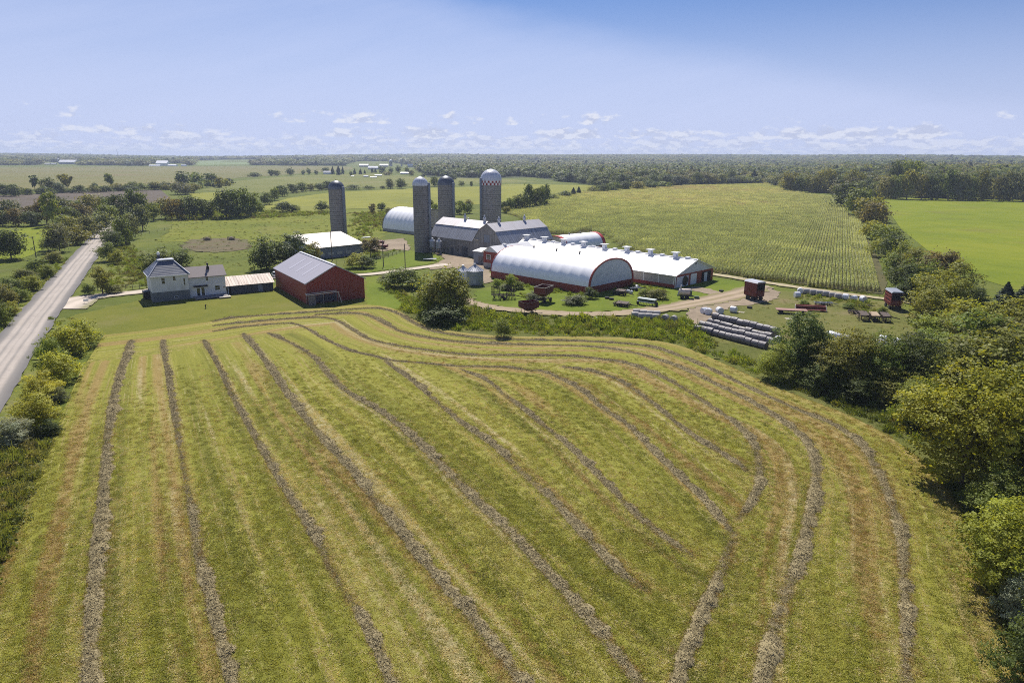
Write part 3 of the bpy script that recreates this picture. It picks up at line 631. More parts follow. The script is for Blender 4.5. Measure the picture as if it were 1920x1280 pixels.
M_hay = hay_mat()
def windrow(px, wf, label, seed):
    rng = np.random.default_rng(seed); L_ = smooth_line(poly(*px), 10)
    al = np.concatenate([[0], np.cumsum(np.linalg.norm(np.diff(L_, axis=0), axis=1))]); T = np.arange(0, al[-1], .22); n = len(T)
    X = np.stack([np.interp(T, al, L_[:, 0]), np.interp(T, al, L_[:, 1])], 1); d = np.gradient(X, axis=0); d /= np.linalg.norm(d, axis=1, keepdims=True); nr = np.stack([-d[:, 1], d[:, 0]], 1)
    def sm(k): q = rng.normal(size=n + 2 * k); return np.convolve(q, np.ones(2 * k + 1) / math.sqrt(2 * k + 1), 'valid')
    lump = sm(2); slow = sm(18); X = X + nr * (slow * .10 + lump * .05)[:, None]
    fade = np.clip(np.minimum(T, T[-1] - T) / 3.0, .12, 1)
    thin = np.clip(.78 + .40 * slow, .22, 1.15)
    hh = wf * .18 * np.clip(1 + .24 * lump, .3, 1.8) * thin * fade; ww = wf * .66 * np.clip(1 + .16 * lump, .5, 1.6) * (.72 + .3 * thin) * (.55 + .45 * fade)
    cols = np.linspace(-1, 1, 9); V = np.zeros((n, 9, 3))
    for j, c in enumerate(cols):
        o = c * ww * (1 + .12 * rng.normal(size=n)); V[:, j, :2] = X + nr * o[:, None] + d * (rng.normal(size=n) * .05)[:, None]
        V[:, j, 2] = hh * (1 - abs(c) ** 1.7) * (1 + .16 * rng.normal(size=n)) + (.10 if abs(c) < .95 else -.02)
    i = np.arange((n - 1))[:, None] * 9 + np.arange(8)[None]; F = np.stack([i, i + 1, i + 10, i + 9], -1).reshape(-1, 4)
    N = int(al[-1] * 420); k = rng.integers(0, n, N); c = np.clip(rng.normal(size=N) * np.where(rng.random(N) < .38, 1.25, .55), -2.6, 2.6)
    z = hh[k] * np.clip(1 - np.abs(c) ** 1.7, 0, 1) * (.85 + .4 * rng.random(N)) + .11
    cen = np.concatenate([X[k] + nr[k] * (c * ww[k])[:, None] + d[k] * (rng.normal(size=N) * .15)[:, None], z[:, None]], 1)
    nn = np.concatenate([nr[k] * (c * .7)[:, None], np.full((N, 1), 1.0)], 1) + rng.normal(size=(N, 3)) * .40
    V2, F2 = cards(cen, nn, .028 + rng.random(N) * .045, rng, 3.6)
    me = fast_mesh('hay_windrow', np.concatenate([V.reshape(-1, 3), V2]), np.concatenate([F, F2 + n * 9]), M_hay)
    o = bpy.data.objects.new('hay_windrow', me); C.objects.link(o); return tag(o, label, 'windrow', 'windrows of cut hay in the mown field')
for k, (px, wf, lab) in enumerate(STRAIGHT + CURVED): windrow(px, wf, lab, 100 + k)

def seg_dist(q, line):
    best = np.full(len(q), 1e9); sg = np.zeros(len(q))
    for a, b in zip(line[:-1], line[1:]):
        ab = b - a; t = np.clip(((q - a) @ ab) / (ab @ ab + 1e-9), 0, 1); w = q - (a + t[:, None] * ab); dd = np.linalg.norm(w, axis=1); m = dd < best
        best[m] = dd[m]; sg[m] = np.sign(ab[0] * w[:, 1] - ab[1] * w[:, 0])[m]
    return best, sg
def vnoise(x, y, z, seed):
    """value noise, three coordinates"""
    tab = np.random.default_rng(seed).random(4096); xi, yi, zi = np.floor(x).astype(int), np.floor(y).astype(int), np.floor(z).astype(int); fx, fy, fz = x - xi, y - yi, z - zi
    fx, fy, fz = [t * t * (3 - 2 * t) for t in (fx, fy, fz)]; h = lambda a, b, c: tab[(a * 73 + b * 1531 + c * 947) & 4095]; r = 0
    for a in (0, 1):
        for b in (0, 1):
            for c in (0, 1): r = r + h(xi + a, yi + b, zi + c) * (fx if a else 1 - fx) * (fy if b else 1 - fy) * (fz if c else 1 - fz)
    return r
def build_hayfield():
    top = smooth_line(poly(*EDGE_PX), 5); left = smooth_line(poly(*LEFT_PX), 5)
    ring = np.concatenate([top, left]); step = .38
    xs = np.arange(ring[:, 0].min() - 1, ring[:, 0].max() + 1, step); ys = np.arange(ring[:, 1].min(), ring[:, 1].max() + 1, step)
    G = np.stack(np.meshgrid(xs, ys), -1); sh = G.shape[:2]; q = G.reshape(-1, 2); ins = inside(q, ring)
    closed = np.concatenate([ring, ring[:1]]); dist, _ = seg_dist(q, closed)
    # snap the first points outside onto the outline
    near = (~ins) & (dist < step * 1.05); snap = q.copy()
    for idx in np.where(near)[0]:
        p = q[idx]; a, b = closed[:-1], closed[1:]; ab = b - a; t = np.clip(((p - a) * ab).sum(1) / ((ab ** 2).sum(1) + 1e-9), 0, 1); w = a + t[:, None] * ab; snap[idx] = w[np.argmin(((w - p) ** 2).sum(1))]
    ok = (ins | near).reshape(sh); f = ok[:-1, :-1] & ok[1:, :-1] & ok[:-1, 1:] & ok[1:, 1:]
    ii = np.arange(len(q)).reshape(sh); F = np.stack([ii[:-1, :-1][f], ii[:-1, 1:][f], ii[1:, 1:][f], ii[1:, :-1][f]], 1)
    used = np.unique(F); re = np.full(len(q), -1); re[used] = np.arange(len(used)); F = re[F]; Q = snap[used]; dq = dist[used]
    # cross-row coordinate: between neighbouring straight rows, and distance from the hedge side
    lines = []
    for px, _, _ in STRAIGHT:
        L_ = np.array(poly(*px)); a, b = L_[0], L_[-1]; lines.append(np.concatenate([[a + (a - L_[1]) * 30], L_, [b + (b - L_[-2]) * 30]]))
    ds = [seg_dist(Q, l) for l in lines]; u = np.zeros(len(Q)); done = np.zeros(len(Q), bool)
    sgn = np.stack([s for _, s in ds]); dd = np.stack([d for d, _ in ds])
    ref = sgn[0][np.argmax(Q[:, 0])]                                 # sign on the right-hand side of a row
    for i in range(len(lines) - 1):
        m = (sgn[i] == ref) & (sgn[i + 1] == -ref) & ~done; u[m] = (i + dd[i][m] / (dd[i][m] + dd[i + 1][m] + 1e-6)) * 6.5; done |= m
    m = ~done & (sgn[0] == -ref); u[m] = -dd[0][m]; done |= m; u[~done] = 8 * 6.5 + dd[-1][~done]
    per, _ = seg_dist(Q, top)
    z = np.full(len(Q), .125); z += .03 * np.sin(Q[:, 0] * .13) * np.sin(Q[:, 1] * .11) * np.clip(dq / 4, 0, 1); z = np.maximum(z, .115)
    inner = np.clip((per - 17.0) / 3.0, 0, 1); inner = inner * inner * (3 - 2 * inner); U = u * inner + (per + 90) * (1 - inner)
    x, y = Q[:, 0], Q[:, 1]
    def lane(f, sl, sd): return .6 * vnoise(U * f, x * sl, y * sl, sd) + .4 * vnoise(U * f * 2.1, x * sl * 2, y * sl * 2, sd + 1)
    big = .6 * vnoise(x * .045, y * .045, x * 0, 5) + .4 * vnoise(x * .13, y * .13, x * 0, 6)
    sm_ = lambda v, a, b: (lambda t: t * t * (3 - 2 * t))(np.clip((v - a) / (b - a), 0, 1))
    pale = lane(.75, .012, 11); brown =   .80 * sm_(.18 * big + .82 * lane(.60, .008, 21), .50, .66); straw = .8 * sm_(.62 * vnoise(U * 1.5, x * .011, y * .011, 31) + .38 * vnoise(U * 2.4, x * .05, y * .05, 8), .60, .80)
    brown = np.maximum(brown, .55 * sm_(per, 4.0, .8)); straw = np.maximum(straw, .5 * sm_(np.abs(per - 2.6), 1.0, .1) * vnoise(x * .3, y * .3, x * 0, 9))
    for px, wf, _ in STRAIGHT + CURVED:                                # straw left beside each windrow
        dd_, _s = seg_dist(Q, smooth_line(poly(*px), 3)); straw = np.maximum(straw, .6 * sm_(np.abs(dd_ - 1.25 * wf), .6, .1) * vnoise(x * .6, y * .6, x * 0, 10)); brown = np.maximum(brown, .6 * sm_(dd_, 1.0, .3))
    me = fast_mesh('hay_field', np.concatenate([Q, z[:, None]], 1), F, None, True)
    for nm, val in (('pale', pale), ('brown', brown), ('straw', straw), ('rowu', U)):
        a = me.attributes.new(nm, 'FLOAT', 'POINT'); a.data.foreach_set('value', val.astype(np.float32))
    m = bpy.data.materials.new('mown_hay_field'); m.use_nodes = True; g = NT(m.node_tree)
    at = lambda nm: g.n('ShaderNodeAttribute', {'attribute_name': nm}).outputs['Fac']
    pos = g.n('ShaderNodeNewGeometry').outputs['Position']
    pt2 = g.noise(pos, .7, 5, .65); gr = g.noise(pos, 3.4, 5, .74); gr2 = g.noise(pos, 11.0, 3, .7)
    px_, py_, pz_ = g.sep(pos); UU = at('rowu')
    ln1 = g.noise(g.comb(g.math('MULTIPLY', UU, 1.9), g.math('MULTIPLY', px_, .035), g.math('MULTIPLY', py_, .035)), 1.0, 3, .6); ln2 = g.noise(g.comb(g.math('MULTIPLY', UU, 4.2), g.math('MULTIPLY', px_, .09), g.math('MULTIPLY', py_, .09)), 1.0, 2, .6)
    f = g.math('ADD', g.math('MULTIPLY', at('pale'), .46), g.math('ADD', g.math('MULTIPLY', pt2, .08), g.math('ADD', g.math('MULTIPLY', ln1, .28), g.math('MULTIPLY', ln2, .18))))
    c = g.ramp(f, ((.34, (.145, .147, .026)), (.45, (.198, .199, .031)), (.54, (.246, .24, .040)), (.66, (.31, .285, .078))))
    c = g.mix(g.math('MULTIPLY', g.step(g.math('ADD', at('brown'), g.math('MULTIPLY', g.math('SUBTRACT', gr, .5), .9)), .15, 1.0), .9), c, (.29, .198, .078))
    c = g.mix(g.math('MULTIPLY', g.step(g.math('ADD', ln1, g.math('MULTIPLY', g.math('SUBTRACT', gr, .5), .35)), .56, .72), .75), c, (.29, .225, .095))
    c = g.mix(g.step(g.math('ADD', at('straw'), g.math('MULTIPLY', g.math('SUBTRACT', gr, .5), 1.5)), .35, 1.0), c, (.38, .32, .17))
    c = g.mix(g.math('MULTIPLY', g.step(g.math('ADD', ln2, g.math('MULTIPLY', g.math('SUBTRACT', gr, .5), .6)), .60, .78), .55), c, (.40, .345, .19))
    k = g.math('ADD', .12, g.math('ADD', g.math('MULTIPLY', gr, 1.1), g.math('MULTIPLY', gr2, .65))); c = g.mix(1.0, c, g.comb(k, k, k), 'MULTIPLY')
    b = g.n('ShaderNodeBsdfPrincipled', Base_Color=c, Roughness=.95); b.inputs['Specular IOR Level'].default_value = .1
    bp = g.n('ShaderNodeBump', Strength=1.0, Distance=.12, Height=g.math('ADD', gr, g.math('MULTIPLY', gr2, .6))); g.t.links.new(bp.outputs[0], b.inputs['Normal'])
    out = g.n('ShaderNodeOutputMaterial'); g.t.links.new(b.outputs[0], out.inputs[0]); me.materials.append(m)
    # short stubble and scraps standing in the field
    rng = np.random.default_rng(33); dist = np.hypot(x, y); pr_ = np.clip((125 - dist) / 70, .0, 1); pick = rng.random(len(Q)) < pr_ * .95; rep = np.concatenate([np.where(pick)[0]] * 2)
    sp = Q[rep] + rng.uniform(-.22, .22, (len(rep), 2)); n = len(rep)
    g3 = np.array([[.19, .195, .028], [.258, .256, .036], [.35, .325, .078]])[np.clip(pale[rep] * 2.2 + vnoise(U[rep] * 1.9, x[rep] * .035, y[rep] * .035, 14) * 3.2 - 1.5 + rng.random(n), 0, 2).astype(int)]; strip = vnoise(U[rep] * 2.6, x[rep] * .03, y[rep] * .03, 15)
    tn = np.where((rng.random(n) < brown[rep] * .8)[:, None], np.array([.33, .225, .088]), g3); tn = np.where((rng.random(n) < straw[rep] * .8 + .02 + .75 * (strip > .74))[:, None], np.array([.58, .49, .27]), tn)
    s_ = .55 + .5 * rng.random(n)
    scatter('stubble', np.concatenate([sp, np.full((n, 1), .12)], 1), np.stack([s_, s_, s_ * .55], 1), np.stack([np.zeros(n), np.zeros(n), rng.random(n) * 6.28], 1), rng.integers(0, 3, n), [(t_, (1, 1, 1)) for t_ in TUFT], None, tn)
    if me.polygons[0].normal.z < 0: me.flip_normals()
    o = bpy.data.objects.new('hay_field', me); C.objects.link(o); structure(o)
build_hayfield()
# ------------------------------------------------------------------ building materials
M_white = ribbed('white_siding', (.70, .70, .71), 2, .22, .6, var=.06, dark=.86)
M_paint = surf('white_paint', (.78, .78, .77), .5, .05)
M_cream = surf('cream_render', (.74, .725, .68), .8, .09, .6, dirt=(.40, .38, .33), dirt_amt=.4, stretch=(1, 1, .4))
M_stone = surf('grey_stone', (.16, .17, .17), .9, .25, 1.4, bump=.8, bscale=3)
M_shing = ribbed('blue_grey_shingle', (.07, .088, .14), 2, .33, .55, var=.22, dark=.72, dirt=(.30, .31, .34), dirt_amt=.35)
M_shing2 = surf('brown_grey_shingle', (.24, .205, .195), .8, .12, 1.2, fine=.1)
M_redm = ribbed('red_sheet_wall', (.25, .034, .024), 0, .9, .55, var=.10, dark=.82, panels=.08)
M_redm2 = ribbed('red_sheet_side', (.25, .034, .024), 1, .9, .55, var=.10, dark=.82, panels=.08)
M_redtrim = surf('red_trim', (.30, .028, .022), .5, .08)
M_roofg = ribbed('grey_sheet_roof', (.40, .38, .415), 1, .8, .45, .1, var=.08, dark=.86, dirt=(.36, .33, .34), dirt_amt=.4, panels=.05)
M_lucent = surf('translucent_panel', (.48, .46, .50), .4, .05)
M_roofw = ribbed('white_sheet_roof', (.78, .77, .76), 1, 1.0, .38, .0, var=.045, dark=.92, dirt=(.66, .62, .58), dirt_amt=.35, panels=.03)
M_roofc = ribbed('cream_sheet_roof', (.48, .42, .36), 0, .8, .45, .0, var=.05, dark=.88, dirt=(.60, .50, .42), dirt_amt=.4, panels=.05)
M_rusty = ribbed('rusty_sheet_roof', (.44, .35, .28), 0, .75, .6, .0, var=.25, dark=.84, dirt=(.20, .095, .05), dirt_amt=1.0, panels=.45)
M_galv = ribbed('galvanised_sheet', (.33, .35, .40), 2, .35, .42, .55, var=.14, dark=.8)
M_galvr = ribbed('galvanised_barn_roof', (.56, .54, .55), 0, .8, .50, .35, var=.13, dark=.84, dirt=(.36, .28, .22), dirt_amt=.45, panels=.10)
M_galvl = ribbed('darker_steel_roof', (.37, .375, .40), 0, .8, .50, .35, var=.16, dark=.80, dirt=(.17, .15, .14), dirt_amt=.5, panels=.14)  # lower slopes: darker base than the upper sheets, with dirt patches
M_galvr2 = ribbed('galvanised_wing_roof', (.43, .42, .44), 1, .8, .50, .35, var=.13, dark=.84, dirt=(.34, .28, .24), dirt_amt=.45, panels=.10)
M_galvl2 = ribbed('darker_wing_roof', (.34, .355, .385), 1, .9, .50, .35, var=.18, dark=.72, dirt=(.15, .14, .14), dirt_amt=.5, panels=.22)  # wing's lower slopes: darker base than its upper sheets, with dirt patches
M_board = ribbed('grey_barn_board', (.225, .215, .205), 0, .3, .9, var=.28, dark=.6, dirt=(.12, .11, .10), dirt_amt=.6, panels=.4, streak=4)
M_board2 = ribbed('grey_gable_board', (.29, .275, .26), 0, .3, .9, var=.25, dark=.65, dirt=(.10, .09, .08), dirt_amt=.5, panels=.35, streak=4)
M_greyw = surf('grey_sheet_wall', (.22, .245, .29), .6, .14, .8, stretch=(1, 1, .3), dirt=(.13, .14, .16), dirt_amt=.4)
M_dkwall = surf('dark_shed_board', (.075, .08, .09), .9, .3, 1.5, stretch=(2, 2, .3))
M_wood = surf('weathered_wood', (.22, .20, .18), .9, .3, 2, stretch=(1, 1, .3), dirt=(.09, .08, .07), dirt_amt=.5)
M_plank = surf('pale_plank', (.62, .55, .45), .8, .15, 2)
M_deck = ribbed('grey_deck', (.235, .225, .23), 0, .3, .85, var=.15, dark=.7, panels=.2)
M_glass = surf('dark_glass', (.02, .025, .03), .08, .1, spec=.8)
M_black = surf('black_steel', (.018, .018, .02), .5, .1)
M_shadow = surf('painted_opening_shade', (.012, .012, .013), .95, .1)  # near-black colour painted in for the shade inside openings
M_fabric = surf('white_fabric', (.90, .90, .915), .42, .03, .5, bump=.15, bscale=2.0, dirt=(.70, .71, .73), dirt_amt=.25, spec=.45)
M_gable = surf('grey_white_fabric', (.62, .64, .68), .6, .08, .7, dirt=(.40, .42, .45), dirt_amt=.4)
M_steel = surf('galvanised_steel', (.46, .47, .50), .4, .12, 1, metal=.25)
M_dome = ribbed('steel_dome', (.60, .61, .66), 2, 9, .38, .05, var=.06, dark=1)
M_domed = surf('dark_steel_dome', (.13, .14, .16), .4, .2, .8, metal=.5)
M_bluebin = ribbed('blue_sheet_bin', (.035, .045, .10), 2, .5, .45, .2, var=.1, dark=.8)
M_conc = surf('concrete', (.36, .35, .33), .9, .12, 1, dirt=(.22, .21, .19), dirt_amt=.5)
M_curtain = ribbed('barn_curtain', (.48, .46, .44), 0, 2.4, .7, var=.1, dark=.75, dirt=(.36, .33, .30), dirt_amt=.5)

def make_translucent(m, f):
    """daylight passes through the stretched fabric"""
    t = m.node_tree; out = [n for n in t.nodes if n.type == 'OUTPUT_MATERIAL'][0]; b = [n for n in t.nodes if n.type == 'BSDF_PRINCIPLED'][0]
    tr = t.nodes.new('ShaderNodeBsdfTranslucent'); tr.inputs[0].default_value = (.86, .87, .90, 1); mx = t.nodes.new('ShaderNodeMixShader'); mx.inputs[0].default_value = f
    t.links.new(b.outputs[0], mx.inputs[1]); t.links.new(tr.outputs[0], mx.inputs[2]); t.links.new(mx.outputs[0], out.inputs[0])
make_translucent(M_fabric, .03)
def add_window(par, x0, x1, z0, z1, y=0, frame=M_paint, face='front', panes=1, fw=.09):
    """window with a pane as a sub-part; face 'front' looks to -y, 'end' to -x"""
    f, p = MB(), MB(); w = (x1 - x0) / panes
    def b(m, a0, a1, c0, c1, d0, d1): m.box(a0, a1, d0, d1, c0, c1) if face == 'front' else m.box(d0, d1, a0, a1, c0, c1)
    b(f, x0 - fw, x1 + fw, z1, z1 + fw, y - .07, y + .02); b(f, x0 - fw, x1 + fw, z0 - fw, z0, y - .09, y + .02)
    for k in range(panes + 1): b(f, x0 + k * w - (fw if k == 0 else fw / 2), x0 + k * w + (fw if k == panes else fw / 2), z0, z1, y - .07, y + .02)
    b(f, x0, x1, (z0 + z1) / 2 - .03, (z0 + z1) / 2 + .03, y - .06, y + .02)
    b(p, x0, x1, z0, z1, y - .03, y + .015)
    o = f.build('window', frame, par); p.build('pane', M_glass, o); return o
def gable_roof(x0, x1, y0, y1, ze, zr, oh=.35, t=.14, axis='x', ridge=None):
    """two roof slabs; axis is the ridge direction"""
    m = MB()
    if axis == 'x':
        yr = (y0 + y1) / 2 if ridge is None else ridge; s0, s1 = (zr - ze) / (yr - y0), (zr - ze) / (y1 - yr)
        m.slab((x0 - oh, y0 - oh, ze - s0 * oh), (x1 + oh, y0 - oh, ze - s0 * oh), (x1 + oh, yr, zr), (x0 - oh, yr, zr), t)
        m.slab((x1 + oh, y1 + oh, ze - s1 * oh), (x0 - oh, y1 + oh, ze - s1 * oh), (x0 - oh, yr, zr), (x1 + oh, yr, zr), t)
    else:
        xr = (x0 + x1) / 2 if ridge is None else ridge; s0, s1 = (zr - ze) / (xr - x0), (zr - ze) / (x1 - xr)
        m.slab((x0 - oh, y1 + oh, ze - s0 * oh), (x0 - oh, y0 - oh, ze - s0 * oh), (xr, y0 - oh, zr), (xr, y1 + oh, zr), t)
        m.slab((x1 + oh, y0 - oh, ze - s1 * oh), (x1 + oh, y1 + oh, ze - s1 * oh), (xr, y1 + oh, zr), (xr, y0 - oh, zr), t)
    return m

# ------------------------------------------------------------------ farmhouse
def farmhouse():
    t = thing('farmhouse', 'white two-storey farmhouse with blue-grey hip roof and a lower wing, beside the road', 'house', (-85.2, 158.8), 34)
    MB().box(0, 8.1, 0, 8.2, 0, 2.35).build('foundation', M_stone, t)
    MB().box(0, 8.1, 0, 8.2, 2.35, 6.3).build('wall', M_cream, t)
    MB().box(8.1, 16.6, .5, 6.9, 3.1, 5.35).build('upper_wing_wall', M_white, t)
    MB().prism([(.5, 5.35), (6.9, 5.35), (3.7, 6.9)], 8.1, 16.6, 'x').build('wing_gable', M_white, t)
    MB().box(8.1, 16.6, .56, 6.85, 0, 3.1).build('lower_wing_wall', M_cream, t)
    m = MB(); e = [(-.45, -.45, 6.25), (8.55, -.45, 6.25), (8.55, 8.65, 6.25), (-.45, 8.65, 6.25)]; d = [(2.5, 3.0, 9.35), (5.75, 3.0, 9.35), (5.75, 5.2, 9.35), (2.5, 5.2, 9.35)]
    for k in range(4): m.slab(e[k], e[(k + 1) % 4], d[(k + 1) % 4], d[k], .12)
    r = m.build('roof', M_shing, t)
    for k in range(4): MB().tube(e[k], d[k], .13, 6).build('hip_cap', M_steel, r)
    MB().box(2.35, 5.9, 2.85, 5.35, 9.36, 9.62).build('roof_deck', M_steel, r)
    f = MB(); f.box(-.5, 8.6, -.52, -.42, 6.02, 6.24); f.box(-.52, -.42, -.42, 8.7, 6.02, 6.24); f.box(8.52, 8.62, -.42, .3, 6.02, 6.24); f.build('fascia', M_paint, t)
    ch = MB().box(2.7, 3.3, 5.5, 6.1, 8.6, 10.5).build('chimney', M_dkwall, t); MB().lathe([(.26, 10.5), (.36, 10.75), (.3, 11.1), (.1, 11.2)], 10, (3, 5.8, 0)).build('chimney_cap', M_paint, ch)
    gable_roof(8.15, 16.6, .5, 6.9, 5.4, 7.3, .4).build('wing_roof', M_shing2, t)
    s = MB().box(12.9, 13.5, 2.3, 2.8, 6.4, 7.25).build('chimney', M_black, t); MB().lathe([(.18, 7.25), (.18, 7.8), (.3, 7.85), (.26, 8.05)], 10, (13.2, 2.55, 0)).build('chimney_pot', M_black, s)
    add_window(t, 2.25, 3.05, 4.3, 5.7); add_window(t, 4.75, 5.4, 4.9, 5.85); add_window(t, 6.98, 7.42, 3.6, 5.2)
    add_window(t, 12.05, 12.75, 4.15, 5.1, .5); add_window(t, 14.0, 15.2, 1.55, 2.6, .56)
    g = MB(); g.box(9.55, 11.85, .45, .58, .25, 2.75); dr = g.build('patio_door', M_paint, t)
    for k in (0, 1): MB().box(9.85 + k * 1.05, 10.5 + k * 1.05, .42, .46, .55, 2.45).build('pane', M_glass, dr)
    MB().slab((9.1, -.35, 2.85), (12.3, -.35, 2.85), (12.3, .58, 3.12), (9.1, .58, 3.12), .1).build('awning', M_black, t)
    b = MB().box(4.6, 5.5, -.05, .02, .6, 1.1).build('basement_window', M_paint, t); MB().box(4.68, 5.42, -.07, -.04, .67, 1.03).build('pane', M_glass, b)
    dk = MB().box(8.9, 16.4, -2.9, .5, .28, .5); [dk.box(x, x + .16, -2.8, -2.64, 0, .28) for x in (9, 11.4, 13.8, 16.1)]; dk.build('deck', M_deck, t)
    MB().box(-1.4, -.05, 4.6, 7.4, 0, 2.0).build('porch', M_black, t)
farmhouse()
def shed():
    t = thing('woodshed', 'low dark shed with a rusty sheet roof between the farmhouse and the red barn', 'shed', (-72.2, 168.4), 33)
    MB().box(1.7, 12, 0, 7.4, 0, 2.25).build('wall', M_dkwall, t)
    MB().prism([(0, 2.25), (7.4, 2.25), (4.1, 3.9)], 1.7, 12, 'x').build('gable', M_dkwall, t)
    gable_roof(.1, 12, 0, 7.4, 2.35, 4.0, .35, .1, 'x', 4.1).build('roof', M_rusty, t)
    [MB().box(x, x + .14, .05, .19, 0, 2.2).build('porch_post', M_paint, t) for x in (.15, .9)]
    d = MB().box(.45, .8, .6, 1.0, .0, 1.0).build('barrel', M_paint, t)
    MB().box(8.2, 9.3, -.06, .02, 0, 1.9).build('door', M_greyw, t)
shed()
o = thing('wooden_platform', 'pale wooden platform lying at the end of the farmhouse deck', 'platform', (*P(423, 558.5), 0), 33)
MB().box(-1.5, 1.2, -.9, .9, .32, .42).build('top', M_plank, o); [MB().box(x, x + .12, y, y + .12, 0, .32).build('leg', M_wood, o) for x in (-1.4, 1.0) for y in (-.8, .7)]

def red_barn():
    t = thing('red_barn', 'red sheet-metal pole barn with a grey roof and three pale roof panels', 'barn', (-48.3, 157.6), 33.5)
    MB().box(0, 14.3, 0, 27, 0, 5.0).build('wall', M_redm2, t)
    MB().prism([(0, 0), (14.3, 0), (14.3, 5.0), (7.15, 8.6), (0, 5.0)], -.05, -.003).build('front_wall', M_redm, t)
    MB().prism([(0, 5.0), (14.3, 5.0), (7.15, 8.6)], .0, 27).build('gable', M_redm, t)
    r = gable_roof(0, 14.3, 0, 27, 5.2, 8.85, .35, .16, 'y').build('roof', M_roofg, t)
    s = 3.65 / 7.15
    for y in (7.0, 12.6, 18.2): MB().slab((1.3, y + .55, 5.2 + 1.3 * s + .03), (1.3, y - .55, 5.2 + 1.3 * s + .03), (5.9, y - .55, 5.2 + 5.9 * s + .03), (5.9, y + .55, 5.2 + 5.9 * s + .03), .02).build('roof_panel', M_lucent, r)
    c = MB(); c.box(6.85, 7.45, -.35, 27.35, 8.8, 8.9); c.build('ridge_cap', M_steel, r)
    f = MB(); zz = 5.02 - .35 * s
    f.slab((-.37, -.4, zz + .12), (-.37, -.352, zz + .12), (7.15, -.352, 8.86), (7.15, -.4, 8.86), .2); f.slab((7.15, -.4, 8.86), (7.15, -.352, 8.86), (14.67, -.352, zz + .12), (14.67, -.4, zz + .12), .2); f.build('barge_board', M_steel, t)
    MB().box(5.2, 9.6, 27.0, 27.06, 0, 4.4).build('door', M_redtrim, t)
red_barn()
def lean_to():
    t = thing('wooden_lean_to', 'weathered grey wooden feed rack standing against the front of the red barn', 'rack', (-47.4, 155.7), 33.5)
    w = MB()
    for k in range(9): w.box(.02 + k * .19, .18 + k * .19, 0, .06, 0, 2.5 - (k % 3) * .08)
    w.build('board_wall', M_wood, t)
    [MB().tube((x, y, 0), (x + .06, y, 2.55), .09, 6).build('post', M_wood, t) for x, y in ((.1, 1.7), (3.6, .1), (3.6, 1.7), (7.2, 0), (7.25, 1.7))]
    r = MB(); r.tube((-.1, 0, 2.6), (7.4, -.05, 2.75), .11, 6); r.tube((-.1, 1.7, 2.6), (7.4, 1.7, 2.75), .1, 6); r.tube((-.1, 0, 2.6), (-.1, 1.7, 2.6), .1, 6); r.tube((7.2, -.1, 2.7), (7.9, -.2, 0), .08, 6); r.build('rail', M_plank, t)
    b = MB(); [b.box(1.9 + k * .42, 2.2 + k * .42, 1.6, 1.66, .3, 2.2 - (k * 7 % 4) * .12) for k in range(13)]; b.build('back_board', M_dkwall, t)
lean_to()
def low_barn():
    t = thing('low_barn', 'low wide barn with a cream white sheet roof in front of the leftmost silo', 'barn', (-66.4, 229.2), 46)
    MB().box(0, 19.2, 0, 21, 0, 3.7).build('wall', M_greyw, t)
    MB().prism([(0, 3.7), (21, 3.7), (15, 6.7)], 0, 19.2, 'x').build('gable', M_greyw, t)
    gable_roof(0, 19.2, 0, 21, 3.95, 7.0, .4, .15, 'x', 15).build('roof', M_roofc, t)
    [MB().box(x, x + 2.2, -.06, .02, 1.0, 1.9).build('vent_strip', M_steel, t) for x in (1.5, 5, 8.5, 12, 15.5)]
low_barn()

